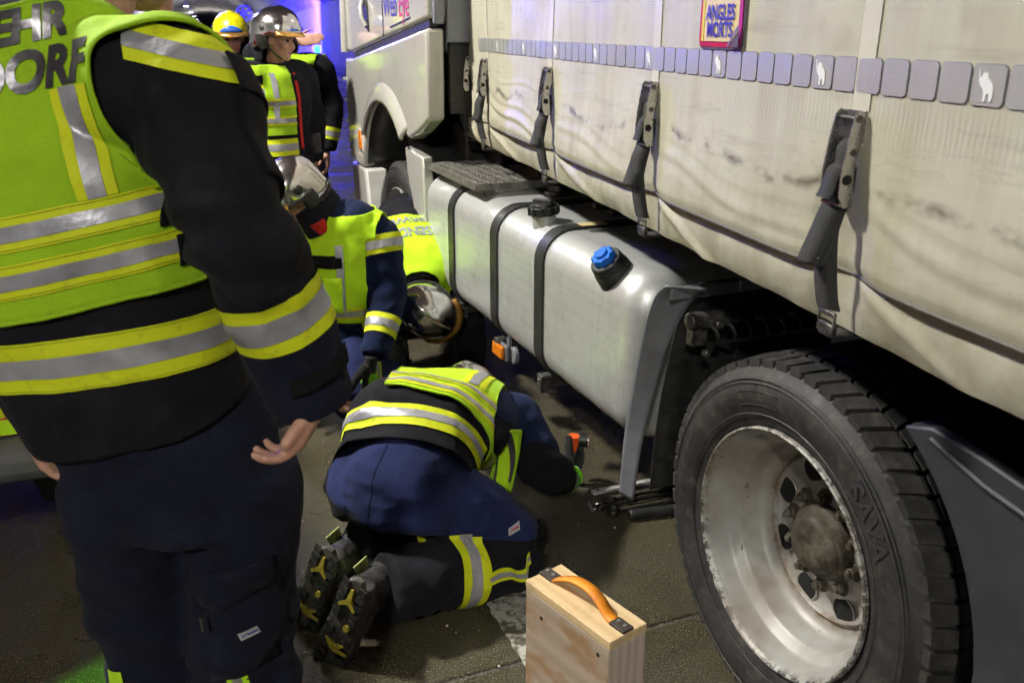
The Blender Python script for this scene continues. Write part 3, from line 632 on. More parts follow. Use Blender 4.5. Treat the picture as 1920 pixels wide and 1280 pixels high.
def strap_band(y, wd, t0=0.002, t1=0.009, mat='black_plastic', name='tank_strap'):
    b = B(); n = None
    for yy, e in ((y - wd / 2, t0), (y - wd / 2, t1), (y + wd / 2, t1), (y + wd / 2, t0)):
        p = rrect(TX0 - e, TX1 + e, TZ0 - e, TZ1 + e, TR_ + e, 8); n = len(p); b.v += [(x, yy, z) for x, z in p]
    b.f = [(i * n + k, i * n + (k + 1) % n, (i + 1) * n + (k + 1) % n, (i + 1) * n + k) for i in range(3) for k in range(n)]
    return put(name, b, M[mat], tank, smooth=35)
for y in (1.445, 1.905, 2.455):
    strap_band(y, 0.072)
    bk = B().box((0.055, y, TZ0 - 0.03), (0.05, 0.04, 0.07)).cyl((0.03, y, TZ0 - 0.01), (0.10, y, TZ0 - 0.075), 0.010).cyl((0.075, y - 0.035, TZ0 - 0.062), (0.075, y + 0.035, TZ0 - 0.062), 0.013).box((0.16, y, TZ0 - 0.03), (0.22, 0.05, 0.03))
    put('strap_bolt', bk, M['worn_steel'], tank, bevel=0.003)
put('warning_label', B().box((0.235, 1.445, TZ1 + 0.0105), (0.10, 0.05, 0.002)), M['sign_cream'], tank, smooth=0)
def filler(name, p, axis, r, parts):
    e = empty(name, p); e.parent = tank; e.rotation_euler = V(axis).to_track_quat('Z', 'Y').to_euler(); return e
e = filler('filler_cap', (0.115, 1.60, 0.922), (-0.10, 0, 1), 0.06, 0)
put('filler_neck', B().cyl((0, 0, -0.03), (0, 0, 0.038), 0.046, 0.044, 32), M['tank_alu'], e)
cp = B().cyl((0, 0, 0.036), (0, 0, 0.066), 0.054, 0.052, 40).cyl((0, 0, 0.064), (0, 0, 0.078), 0.046, 0.042, 32)
for k in range(10):
    a = k * 0.6283; cp.box((0.054 * math.cos(a), 0.054 * math.sin(a), 0.051), (0.012, 0.016, 0.03), Matrix.Rotation(a, 3, 'Z'))
cp.box((0, 0, 0.084), (0.085, 0.018, 0.014), Matrix.Rotation(0.5, 3, 'Z'))
put('cap_lid', cp, M['black_plastic'], e, bevel=0.002)
e = filler('adblue_cap', (0.062, 0.955, 0.900), (-0.62, -0.08, 0.78), 0.06, 0)
put('cap_collar', B().cyl((0, 0, -0.04), (0, 0, 0.02), 0.064, 0.058, 36).cyl((0, 0, 0.02), (0, 0, 0.052), 0.056, 0.052, 36), M['black_plastic'], e, bevel=0.004)
bl = B().cyl((0, 0, 0.05), (0, 0, 0.074), 0.035, 0.033, 36).cyl((0, 0, 0.074), (0, 0, 0.083), 0.022, 0.020, 28)
for k in range(8):
    a = k * 0.7854; bl.box((0.034 * math.cos(a), 0.034 * math.sin(a), 0.062), (0.008, 0.012, 0.024), Matrix.Rotation(a, 3, 'Z'))
n = N('cap_blue'); n.set(col=(0.012, 0.14, 0.62), rough=0.35); put('cap_lid', bl, M['cap_blue'], e, bevel=0.002)
e = filler('sender_cap', (0.40, 2.10, 0.93), (0, 0, 1), 0.06, 0)
put('sender_ring', B().cyl((0, 0, 0), (0, 0, 0.018), 0.060, n=32).cyl((0, 0, 0.018), (0, 0, 0.045), 0.048, 0.044, 28), M['worn_steel'], e, bevel=0.002)
put('tank_valve', B().box((0.44, 1.62, 0.95), (0.10, 0.09, 0.05)).cyl((0.40, 1.62, 0.96), (0.33, 1.62, 0.97), 0.015), M['black_plastic'], tank, bevel=0.006)
# anti-slip step plate on the tank: rows of raised drain rings in a folded sheet
stp = B(); sx0, sx1, sy0, sy1, sz = 0.05, 0.52, 2.16, 2.84, 0.985
fr_ = B().box(((sx0 + sx1) / 2, sy0, sz - 0.012), (sx1 - sx0, 0.02, 0.03)).box((sx0, (sy0 + sy1) / 2, sz - 0.012), (0.02, sy1 - sy0, 0.03)).box((sx1, (sy0 + sy1) / 2, sz - 0.012), (0.02, sy1 - sy0, 0.03)).box(((sx0 + sx1) / 2, sy1, sz - 0.012), (sx1 - sx0, 0.02, 0.03))
for x in (0.12, 0.45):
    for y in (sy0 + 0.05, sy1 - 0.05): fr_.box((x, y, sz - 0.045), (0.04, 0.04, 0.06))
for i in range(9):
    x = sx0 + 0.03 + i * (sx1 - sx0 - 0.06) / 8
    for j in range(15):
        y = sy0 + 0.03 + j * (sy1 - sy0 - 0.06) / 14 + (0.012 if i % 2 else -0.012)
        fr_.lathe([(-0.006, 0.013), (0.006, 0.0165), (0.006, 0.023), (-0.006, 0.025)], (0, 0, 0), 8, True)
        k0 = len(fr_.v) - 32
        for q in range(k0, len(fr_.v)):
            vx, vy, vz = fr_.v[q]; fr_.v[q] = (x + vy, y + vz, sz + vx)
    fr_.box((x, (sy0 + sy1) / 2, sz - 0.010), (0.006, sy1 - sy0, 0.012))
put('step_plate', fr_, M['galvanised'], trac, smooth=30)
# side marker lamp under the tank
e = empty('side_marker', (0.045, 1.86, 0.335)); e.parent = trac
put('marker_lens', B().box((-0.012, 0.02, 0), (0.018, 0.105, 0.052)), M['amber_lens'], e, bevel=0.004)
put('marker_bracket', B().box((0.005, 0.02, 0.0), (0.014, 0.13, 0.066)).cyl((0.02, -0.055, -0.005), (0.04, -0.055, -0.005), 0.036, n=20).box((0.03, 0, 0.05), (0.015, 0.03, 0.08)), M['grey_plastic'], e, bevel=0.003)
# front mudguard of the drive axle: curved inner shell with ribs, grey outer lip
mg = empty('mudguard', (0, 0, 0)); mg.parent = trac
def gpath(t):                                          # side profile (y, z) from the top ridge down to the hem
    P = [(0.475, 0.985), (0.53, 0.935), (0.585, 0.80), (0.628, 0.63), (0.655, 0.46), (0.668, 0.28)]
    i = min(int(t * 5), 4); f_ = t * 5 - i; Q = [V((p[0], p[1], 0)) for p in P]
    p0, p1, p2, p3 = Q[max(i - 1, 0)], Q[i], Q[i + 1], Q[min(i + 2, 5)]
    q = 0.5 * ((2 * p1) + (p2 - p0) * f_ + (2 * p0 - 5 * p1 + 4 * p2 - p3) * f_ ** 2 + (3 * p1 - p0 - 3 * p2 + p3) * f_ ** 3); return q.x, q.y
put('guard_shell', B().grid(lambda u, v: (0.06 + u * 0.58, gpath(v)[0], gpath(v)[1]), 8, 30), M['black_plastic'], mg, smooth=60, solid=0.006)
rb = B()
for x in (0.12, 0.20, 0.29, 0.38, 0.47, 0.56): rb.tube([(x, gpath(t)[0] - 0.004, gpath(t)[1]) for t in np.linspace(0.12, 0.98, 16)], 0.005, 6)
for t in (0.34, 0.52, 0.70, 0.88): rb.tube([(x, gpath(t)[0] - 0.004, gpath(t)[1]) for x in (0.07, 0.35, 0.63)], 0.005, 6)
for i in range(9): rb.tube(catmull([V((0.10 + i * 0.055, 0.50, 0.86)), V((0.115 + i * 0.055, 0.47, 0.85)), V((0.125 + i * 0.055, 0.465, 0.815)), V((0.12 + i * 0.055, 0.52, 0.79))], 4), 0.006, 6)
put('guard_rib', rb, M['black_plastic'], mg)
wl = [0.095, 0.085, 0.058, 0.045, 0.032, 0.020]
def lip(u, v):
    y, z = gpath(v); ww = np.interp(v * 5, range(6), wl); x = -0.035 + u * ww
    return (x, y - 0.035 * u + 0.012 * (1 - u), z - 0.006 * u)
put('guard_lip', B().grid(lip, 6, 40), M['grey_plastic'], mg, smooth=60, solid=0.006)
put('top_ridge', B().box((0.10, 0.488, 0.958), (0.24, 0.014, 0.036)).box((0.42, 0.484, 0.966), (0.46, 0.016, 0.044)), M['grey_plastic'], mg, bevel=0.005)
put('guard_bracket', B().cyl((0.05, 0.50, 0.87), (0.20, 0.50, 0.87), 0.024).box((0.09, 0.515, 0.84), (0.05, 0.03, 0.09)).cyl((0.13, 0.485, 0.86), (0.13, 0.465, 0.86), 0.012).cyl((0.10, 0.49, 0.78), (0.10, 0.47, 0.78), 0.010), M['worn_steel'], mg, bevel=0.003)
# rear mudguard: side skirt with a round cut-out and its curved roof
rg = empty('rear_mudguard', (0, 0, 0)); rg.parent = trac
R0 = 0.545
poly = [(-R0 * math.cos(R(t)) , RH + R0 * math.sin(R(t))) for t in range(56, -29, -6)]
poly = poly + [(-1.02, 0.20), (-1.05, 0.60), (-0.98, 0.885), (-0.62, 0.905), (-0.48, 0.925), (-0.37, 0.935)]
put('side_skirt', B().prism(poly, 0.005, 0.035, 0), M['dark_grey_plastic'], rg, smooth=30, bevel=0.006)
put('skirt_fold', B().tube([(0.002, -0.375, 0.915), (0.002, -0.50, 0.88), (0.002, -0.62, 0.862), (0.002, -0.98, 0.845)], 0.006, 6), M['dark_grey_plastic'], rg)
put('guard_roof', B().grid(lambda u, v: (0.03 + u * 0.6, -R0 * math.cos(R(-28 + v * 84)), RH + R0 * math.sin(R(-28 + v * 84))), 4, 24), M['black_plastic'], rg, smooth=60, solid=0.006)
# cab
cab = empty('cab', (0, 0, 0)); cab.parent = trac
cyf, ro = 3.52, 0.56
arch = [(cyf + 0.545 * math.cos(R(t)), 0.72 + 0.50 * math.sin(R(t))) for t in range(36, 166, 8)]
low = [(2.685, 1.615), (2.70, 1.205), (2.86, 1.135), (3.02, 1.085)] + [(cyf - 0.545 * math.cos(R(t)) , 0.72 + 0.52 * math.sin(R(t))) for t in range(46, 150, 8)] + [(4.10, 0.80), (4.44, 0.80), (4.47, 1.20), (4.44, 1.435), (4.25, 1.438), (3.6, 1.512)]
def wall_poly(name, poly, x0, x1, mat, bev=0.02): return put(name, B().prism(poly, x0, x1, 0), M[mat], cab, smooth=30, bevel=bev, seg=3)
wall_poly('lower_panel', low, 0.0, 0.09, 'cab_paint')
wall_poly('door_panel', [(2.68, 1.655), (3.6, 1.548), (4.25, 1.472), (4.40, 1.47), (4.36, 2.4), (4.15, 2.5), (2.68, 2.5)], 0.006, 0.10, 'cab_paint')
wall_poly('roof_panel', [(2.70, 2.48), (4.20, 2.48), (4.0, 3.75), (2.72, 3.80)], 0.02, 2.48, 'cab_paint', 0.05)
put('cab_shell', B().box((1.25, 3.55, 2.0), (2.28, 1.62, 1.0)), M['cab_rear_grey'], cab, bevel=0.03)
put('far_side', B().box((2.44, 3.55, 1.8), (0.10, 1.7, 1.4)), M['cab_paint'], cab, bevel=0.02)
put('front_panel', B().box((1.25, 4.42, 1.7), (2.3, 0.08, 2.0)), M['cab_paint'], cab, bevel=0.03)
put('cab_floor', B().box((1.25, 3.75, 1.42), (2.2, 1.3, 0.12)), M['chassis'], cab)
put('rear_panel', B().box((0.52, 2.69, 2.05), (0.84, 0.03, 1.0)), M['cab_rear_grey'], cab, bevel=0.006)
put('rear_lower', B().box((0.62, 2.73, 1.40), (1.0, 0.03, 0.34)), M['black_plastic'], cab)
put('side_deflector', B().box((0.055, 2.665, 1.80), (0.05, 0.03, 0.34)), M['cab_rear_grey'], cab, bevel=0.008)
put('sill_strip', B().prism([(2.69, 1.618), (3.6, 1.514), (4.26, 1.440), (4.26, 1.470), (3.6, 1.546), (2.69, 1.652)], 0.02, 0.06, 0), M['black_plastic'], cab, smooth=0)
put('door_gap', B().box((0.0045, 3.47, 2.0), (0.004, 0.008, 0.86)), M['print_black'], cab, smooth=0)
put('door_crease', B().prism([(2.95, 1.655), (3.32, 1.612), (3.32, 1.620), (2.95, 1.663)], 0.003, 0.008, 0), M['print_black'], cab, smooth=0)
def arch_strip(u, v):
    t = R(43 + v * 103); rr = 0.545 + 0.115 * u
    return (-0.028 + 0.04 * u ** 2, cyf - rr * math.cos(t), 0.72 + (rr - 0.03) * math.sin(t))
put('wheel_arch', B().grid(arch_strip, 8, 40), M['cab_paint'], cab, smooth=60, solid=0.02)
put('arch_liner', B().grid(lambda u, v: (0.02 + 0.5 * u, cyf - 0.545 * math.cos(R(8 + v * 160)), 0.72 + 0.52 * math.sin(R(8 + v * 160))), 4, 30), M['black_plastic'], cab, smooth=60, solid=0.006)
put('bumper_corner', B().prism([(4.09, 0.795), (4.46, 0.795), (4.45, 0.36), (4.02, 0.36), (3.99, 0.52), (4.05, 0.66)], 0.01, 0.10, 0), M['cab_paint'], cab, smooth=30, bevel=0.02, seg=3)
put('front_bumper', B().box((1.25, 4.44, 0.58), (2.4, 0.10, 0.42)), M['cab_paint'], cab, bevel=0.03)
put('step_panel', B().prism([(3.98, 0.80), (4.06, 0.80), (4.0, 0.62), (3.96, 0.45), (3.98, 0.30), (3.90, 0.30), (3.88, 0.45), (3.93, 0.62)], -0.01, 0.12, 0), M['cab_paint_dull'], cab, smooth=30, bevel=0.012)
for z in (0.42, 0.70): put('cab_step', B().box((0.10, 4.22, z), (0.16, 0.30, 0.03)), M['worn_steel'], cab, bevel=0.006)
ind = put('indicator_lamp', B().box((-0.004, 4.10, 0.965), (0.022, 0.075, 0.115)), M['amber_lens'], cab, bevel=0.012)
put('indicator_frame', B().box((0.004, 4.10, 0.965), (0.02, 0.105, 0.145)), M['cab_paint_dull'], cab, bevel=0.012)
put('vent_grille', B().box((0.02, 4.455, 1.12), (0.03, 0.02, 0.50)), M['black_plastic'], cab)
for k in range(4): put('vent_bar', B().box((0.012, 4.465, 0.92 + 0.13 * k), (0.05, 0.02, 0.016)), M['cab_paint'], cab)
put('corner_post', B().tube([(0.0, 4.42, 1.47), (0.01, 4.405, 1.9), (0.03, 4.36, 2.45)], 0.028, 12), M['cab_paint'], cab)
dh = empty('door_handle', (0, 3.84, 1.69)); dh.parent = cab
put('handle_recess', B().prism([(-0.055, -0.10), (0.03, -0.075), (0.055, 0.02), (0.035, 0.10), (-0.02, 0.11), (-0.05, 0.03)], -0.001, 0.008, 0), M['black_plastic'], dh, bevel=0.003)
put('handle_grip', B().tube([(-0.004, 0.035, 0.07), (-0.022, 0.01, 0.03), (-0.024, -0.01, -0.02), (-0.006, -0.03, -0.07)], 0.013, 10), M['cab_paint'], dh)
for txt, yc, mt in (('Web', 3.315, 'print_blue'), ('Eye', 3.055, 'print_red')):
    me = text_mesh(txt, 0.17, bold=0.0, sx=0.78, step=0)
    for v_ in me.vertices: v_.co = V((0.003, yc - v_.co.x, 1.668 + v_.co.y))
    link('lettering', me, M[mt], cab, smooth=0)
# white fairing behind the front wheel
put('wheel_fairing', B().prism([(2.86, 1.015), (3.17, 1.030), (3.14, 0.90), (3.02, 0.70), (2.92, 0.62), (2.83, 0.62)], 0.015, 0.07, 0), M['cab_paint'], trac, smooth=30, bevel=0.010, seg=2)
# ---------------------------------------------------------------- semi-trailer (local: x = 0 is the curtain plane, y forwards, z up)
trl = empty('curtain_trailer', (0.31866, 2.53457, 0), R(15), 'curtain-sided trailer with dirty cream tarpaulin and grey strap buckles', 'trailer')
YF, YB = 2.10, -7.0
BUCK = [1.985, 1.635, 0.697, -0.185, -1.030, -1.875, -2.72]
def smooth(a, b_, x): t = np.clip((x - a) / (b_ - a), 0, 1); return t * t * (3 - 2 * t)
def tarp_x(y, z):
    """outward bulge of the curtain (negative = towards the camera)"""
    y = np.asarray(y, float); z = np.asarray(z, float); P = np.stack([y * 1.0, z * 0 + 3.0, z], -1).reshape(-1, 3)
    nz = (vnoise(P * np.array([1.6, 1, 3.0]), 3) * 0.007 + vnoise(P * np.array([5, 1, 7.0]), 4) * 0.005).reshape(y.shape)
    x = -0.012 + nz * (1 - smooth(1.9, 3.2, z)) * 1.0
    pin = 0
    for yb in BUCK: pin = np.maximum(pin, np.exp(-((y - yb) / 0.085) ** 2))
    low = smooth(1.50, 1.22, z)
    x = x - 0.016 * low * (1 - pin) + 0.012 * low * pin
    # creases slanting down and back from each strap towards the next
    for i in range(len(BUCK) - 1):
        ya, yc = BUCK[i], BUCK[i + 1]; t = (ya - y) / (ya - yc); tc = np.clip(t, 0, 1); inside = smooth(0.02, 0.15, t) * smooth(1.0, 0.8, t)
        for h0, h1, am, wd in ((1.380, 1.295, 0.0032, 0.0075), (1.345, 1.245, 0.0075, 0.011), (1.43, 1.40, 0.0022, 0.006)):
            zl = h0 + (h1 - h0) * tc ** 0.7 + 0.012 * np.sin(t * 9 + i * 2)
            x = x - am * inside * (np.exp(-((z - zl) / wd) ** 2) - 0.9 * np.exp(-((z - zl + 1.7 * wd) / wd) ** 2)) * (0.65 if i < 2 else 0.28)
    return x
zs = np.concatenate([np.arange(1.215, 1.76, 0.0075), np.arange(1.78, 4.0, 0.12)])
ys = np.concatenate([np.arange(YF, -2.2, -0.0125), np.arange(-2.2, YB, -0.12)])
Yg, Zg = np.meshgrid(ys, zs); X = tarp_x(Yg, Zg)
hem = smooth(1.235, 1.215, Zg); X = X + 0.006 * hem
nv_, nu_ = Yg.shape
vv = np.stack([X, Yg, Zg], -1).reshape(-1, 3)
ff = [(j * nu_ + i, j * nu_ + i + 1, (j + 1) * nu_ + i + 1, (j + 1) * nu_ + i) for j in range(nv_ - 1) for i in range(nu_ - 1)]
def gmesh(name, v, f, mat, parent, solid=0.0, ang=180):
    me = bpy.data.meshes.new(name); me.from_pydata([tuple(p) for p in v], [], f); return link(name, me, mat, parent, ang, solid=solid)
cur = gmesh('curtain', vv, ff, M['tarp'], trl)
# dark line drawn for the shaded gap under the hem, and the valance below
hy = np.arange(YF, -2.6, -0.02)
def valx(y, z):
    P = np.stack([y, z * 0 + 7.0, z], -1).reshape(-1, 3); nz = (vnoise(P * np.array([3.2, 1, 9.0]), 8) * 0.011 + vnoise(P * np.array([11, 1, 14.0]), 9) * 0.004).reshape(y.shape)
    pin = 0
    for yb in BUCK: pin = np.maximum(pin, np.exp(-((y - yb) / 0.06) ** 2))
    t = (1.245 - z) / 0.14
    x = 0.018 - 0.020 * np.sin(np.clip(t, 0, 1) * math.pi) ** 0.8 * (1 - 0.8 * pin) + nz
    for i in range(len(BUCK) - 1):                    # a diagonal pleat in every bay
        ya, yc = BUCK[i], BUCK[i + 1]; q = (ya - y) / (ya - yc); zl = 1.225 - 0.13 * q / (0.55 if i < 3 else 0.4)
        x = x - (0.013 if i < 4 else 0.006) * np.exp(-((z - zl) / 0.016) ** 2) * smooth(0.0, 0.08, q) * smooth(0.62, 0.35, q)
    return x
vz = np.linspace(1.248, 1.108, 20); Yv, Zv = np.meshgrid(np.concatenate([np.arange(YF, -2.6, -0.0125), np.arange(-2.6, YB, -0.15)]), vz)
droop = 0.012 * np.sin(Yv * 3.1) * smooth(1.2, 1.1, Zv)
Xv = valx(Yv, Zv); nv_, nu_ = Yv.shape
gmesh('valance', np.stack([Xv, Yv, Zv + 0.0 * droop], -1).reshape(-1, 3), [(j * nu_ + i, (j + 1) * nu_ + i, (j + 1) * nu_ + i + 1, j * nu_ + i + 1) for j in range(nv_ - 1) for i in range(nu_ - 1)], M['tarp'], trl)
hx = tarp_x(hy, np.full_like(hy, 1.22))
put('hem_gap_line', B().tube([(float(x) + 0.006, float(y), 1.214) for x, y in zip(hx, hy)], 0.0040, 6), M['hem_gap_dark'], trl)
# front corner wrap of the curtain, floor, side rail, front wall
put('front_wrap', B().grid(lambda u, v: (-0.012 + 0.16 * u ** 1.5 + 0.02 * math.sin(v * 9), YF + 0.05 * math.sin(u * 1.57), 1.11 + v * 2.85), 8, 60), M['tarp'], trl, smooth=60)
put('floor_slab', B().box((1.275, (YF + YB) / 2, 1.185), (2.46, YF - YB - 0.06, 0.12)), M['chassis'], trl)
put('side_rail', B().box((0.06, (YF + YB) / 2, 1.19), (0.05, YF - YB - 0.1, 0.15)), M['chassis'], trl)
put('front_wall', B().box((1.275, YF - 0.03, 2.6), (2.4, 0.05, 2.75)), M['cab_rear_grey'], trl)
put('far_side_wall', B().box((2.52, (YF + YB) / 2, 2.6), (0.03, YF - YB, 2.8)), M['tarp_weld'], trl)
put('roof', B().box((1.275, (YF + YB) / 2, 4.0), (2.55, YF - YB, 0.05)), M['tarp_weld'], trl)
for x in (0.75, 1.75): put('frame_beam', B().box((x, -2.5, 1.02), (0.12, 8.0, 0.22)), M['chassis'], trl)
# welded seam strips
for i, y in enumerate([1.60, 0.69, -0.19, -1.04]):
    wd = 0.045 if i else 0.03
    zz = np.arange(1.49, 1.76, 0.01); P = []
    b = B()
    for z in zz:
        for dy in (-wd, -wd / 3, wd / 3, wd): b.v.append((float(tarp_x(np.array(y + dy * 0.5), np.array(z))) - 0.0022, y + dy * 0.5, float(z)))
    b.f = [(4 * j + k, 4 * j + k + 1, 4 * j + 5 + k, 4 * j + 4 + k) for j in range(len(zz) - 1) for k in range(3)]
    put('seam_strip', b, M['tarp_weld'], trl, smooth=60)
# reflective tape: rounded pieces, every sixth with a small white elephant
def rr2(w_, h_, r, n=4):
    return rrect(-w_ / 2, w_ / 2, -h_ / 2, h_ / 2, r, n)
def lay(poly, y, z, lift, th=0.0010):
    b = B(); n = len(poly); f = [(float(tarp_x(np.array(y - p[0]), np.array(z + p[1]))) - lift, y - p[0], z + p[1]) for p in poly]
    return b.add(f + [(p[0] + th, p[1], p[2]) for p in f], [tuple(range(n))] + [(i, (i + 1) % n, n + (i + 1) % n, n + i) for i in range(n)])
EL = [(-0.30, 0.42), (-0.18, 0.50), (-0.02, 0.44), (0.06, 0.30), (0.20, 0.22), (0.34, 0.05), (0.38, -0.22), (0.34, -0.48), (0.20, -0.50), (0.19, -0.26), (0.10, -0.22), (0.02, -0.28), (0.02, -0.50), (-0.12, -0.50), (-0.13, -0.16), (-0.22, -0.02), (-0.34, 0.02), (-0.40, 0.14), (-0.44, 0.34), (-0.50, 0.58), (-0.44, 0.58), (-0.38, 0.36), (-0.34, 0.30)]
pitch = 0.0648; y = 1.735; k = 0
while y > -2.4:
    pc = put('tape_piece', lay(rr2(0.059, 0.054, 0.008), y, 1.545, 0.0028), M['retro_tape'], trl, smooth=0)
    put('tape_edge', lay(rr2(0.0615, 0.0565, 0.009), y, 1.545, 0.0016), M['retro_edge'], pc, smooth=0)
    if (k - 5) % 6 == 0: put('elephant_mark', lay([(p[0] * 0.034 - 0.001, p[1] * 0.038) for p in EL], y, 1.543, 0.0042), M['elephant_white'], pc, smooth=0)
    y -= pitch; k += 1
# buckles: two side cheeks, webbing through them, tail loop, hook on the valance rail
def buckle(y, tail, dark=1.0, tw=0.0):
    e = empty('strap_buckle', (0, y, 0)); e.parent = trl
    x0 = float(tarp_x(np.array(y), np.array(1.45)))
    xb = float(tarp_x(np.array(y), np.array(1.36)))
    def P(o, l, z): return (x0 - o, -l, z)              # o outward, l to the camera's right
    for sgn in (-1, 1):
        l = sgn * 0.026; ch = B()
        pr = [(0.002, 1.487), (0.014, 1.492), (0.022, 1.484), (0.030, 1.440), (0.036, 1.390), (0.036, 1.352), (0.026, 1.332), (0.010, 1.334), (0.008, 1.352), (0.012, 1.400), (0.004, 1.440)]
        ch.v = [(x0 - o, -(l + dx), z) for dx in (-0.0018, 0.0018) for o, z in pr]; n_ = len(pr)
        ch.f = [tuple(range(n_ - 1, -1, -1)), tuple(range(n_, 2 * n_))] + [(i, (i + 1) % n_, n_ + (i + 1) % n_, n_ + i) for i in range(n_)]
        ck = put('cheek', ch, M['steel'], e, smooth=0, bevel=0.001, seg=1)
        for o, z, r in ((0.014, 1.478, 0.0062), (0.018, 1.425, 0.006), (0.024, 1.380, 0.0085)):
            put('cheek_hole', B().cyl((x0 - o, -(l + sgn * 0.0028), z), (x0 - o, -(l + sgn * 0.0017), z), r, n=16), M['void'] if r > 0.007 else M['worn_steel'], e)
    put('back_plate', B().box((x0 - 0.002, 0, 1.465), (0.004, 0.054, 0.05)), M['steel'], e, smooth=0); put('bottom_plate', B().box((x0 - 0.020, 0, 1.338), (0.026, 0.052, 0.003)), M['steel'], e, smooth=0)
    for o, z, r in ((0.014, 1.478, 0.004), (0.012, 1.425, 0.006), (0.020, 1.362, 0.006)): put('roller', B().cyl(P(o, -0.025, z), P(o, 0.025, z), r, n=12), M['worn_steel'], e)
    def web(pts, wd, name='webbing', mat='strap_web', wv=(0.0, 1.0)):
        Q = catmull([V(p) for p in pts], 8); b = B(); m = len(Q)
        for i, p in enumerate(Q):
            for s_ in (-0.5, 0.5): b.v.append((p[0] + wv[0] * s_ * wd, p[1] + wv[1] * s_ * wd, p[2]))
        b.f = [(2 * i, 2 * i + 1, 2 * i + 3, 2 * i + 2) for i in range(m - 1)]
        return put(name, b, M[mat], e, smooth=80, solid=0.0022)
    web([P(0.010, 0, 1.445), P(0.020, 0, 1.43), P(0.022, 0, 1.405), P(0.030, 0.0, 1.396), P(0.034, -0.002, 1.385), P(0.037, -0.006, 1.362), P(0.042, -0.009, 1.346)], 0.040, 'strap_end')
    # standing part down to the hook
    web([P(0.012, 0, 1.40), P(0.014, 0, 1.35), (min(xb, -0.03) - 0.018, 0, 1.30), (-0.042, 0.003, 1.23), (-0.030, 0.006, 1.17), (-0.022, 0.006, 1.145)], 0.042, wv=(-0.5, 0.87))
    # slack loop of webbing hanging in front
    t = tail
    web([P(0.020, 0, 1.345), P(0.030, -0.002, 1.318), P(0.038, -0.010 * t, 1.285), P(0.046, -0.018 * t, 1.252), P(0.050, -0.022 * t, 1.234), P(0.044, -0.020 * t, 1.227), P(0.036, -0.014 * t, 1.240), P(0.028, -0.006, 1.29), P(0.022, 0, 1.33)], 0.044, 'slack_loop', wv=(-0.48, 0.88))
    hk = B().box((-0.024, 0.006, 1.140), (0.006, 0.050, 0.010)).box((-0.024, -0.017, 1.128), (0.006, 0.005, 0.034)).box((-0.024, 0.029, 1.128), (0.006, 0.005, 0.034)).box((-0.022, 0.006, 1.112), (0.010, 0.050, 0.020)).box((0.0, 0.006, 1.100), (0.05, 0.044, 0.006))
    put('hook', hk, M['worn_steel'], e, bevel=0.0025)
    return e
for i, yb in enumerate(BUCK[:6]): buckle(yb, 0.8 if i > 1 else 0.5)
# strap end looping off the front edge of the curtain
lp = catmull([V((-0.02, 2.10, 1.665)), V((-0.03, 2.15, 1.682)), V((-0.04, 2.21, 1.655)), V((-0.04, 2.20, 1.60)), V((-0.03, 2.13, 1.555)), V((-0.03, 2.08, 1.51)), V((-0.03, 2.10, 1.475)), V((-0.02, 2.06, 1.465))], 8)
b = B()
for p in lp: b.v += [(p.x - 0.02, p.y, p.z), (p.x + 0.02, p.y, p.z)]
b.f = [(2 * i, 2 * i + 1, 2 * i + 3, 2 * i + 2) for i in range(len(lp) - 1)]; put('loose_strap', b, M['strap_pale'], trl, smooth=80, solid=0.003)
# blind-spot warning sticker
sg = empty('warning_sticker', (0, -0.537, 1.706)); sg.parent = trl
xs_ = float(tarp_x(np.array(-0.53), np.array(1.65))) - 0.006
W2, H2 = 0.096, 0.130
def flat(poly, lift, mat, name, curl=True):
    b = B()
    def X_(p):
        return xs_ - lift
    v = [(X_(p), -p[0], p[1]) for p in poly]; n_ = len(v); b.add(v + [(q[0] + 0.0008, q[1], q[2]) for q in v], [tuple(range(n_))] + [(i, (i + 1) % n_, n_ + (i + 1) % n_, n_ + i) for i in range(n_)])
    return put(name, b, M[mat], sg, smooth=0)
flat(rrect(-W2 - 0.002, W2 + 0.002, -H2 - 0.002, H2, 0.016, 5), 0.0, 'sign_back', 'sticker_back')
flat(rrect(-W2, W2 - 0.004, -H2 + 0.003, H2, 0.014, 5), 0.0016, 'sign_red', 'sticker_border')
flat([(W2 - 0.016, -H2 + 0.02), (W2 - 0.004, -H2 + 0.02), (W2 - 0.004, H2), (W2 - 0.016, H2)], 0.0028, 'sign_magenta', 'border_strip')
flat([(-W2 + 0.014, -H2 + 0.014), (W2 - 0.016, -H2 + 0.014), (W2 - 0.016, H2 - 0.012), (-W2 + 0.014, H2 - 0.012)], 0.0034, 'sign_cream', 'sticker_field')
flat([(-W2 + 0.014, -H2 + 0.014), (-W2 + 0.024, -H2 + 0.014), (-W2 + 0.024, 0.0), (-W2 + 0.014, 0.0)], 0.0044, 'sign_yellow', 'yellow_strip')
flat([(-W2 + 0.012, -0.035), (-W2 + 0.050, 0.035), (-W2 + 0.012, 0.035)], 0.0050, 'sign_blue', 'blue_corner')
for a_, b_ in (((0.006, -0.018), (0.010, 0.06)), ((0.006, -0.018), (0.05, 0.004))):
    d_ = V((b_[0] - a_[0], b_[1] - a_[1])).normalized() if False else None
    dx, dy = b_[0] - a_[0], b_[1] - a_[1]; ln = math.hypot(dx, dy); nx, ny = -dy / ln * 0.0016, dx / ln * 0.0016
    flat([(a_[0] + nx, a_[1] + ny), (a_[0] - nx, a_[1] - ny), (b_[0] - nx, b_[1] - ny), (b_[0] + nx, b_[1] + ny)], 0.0054, 'sign_blue', 'triangle_line')
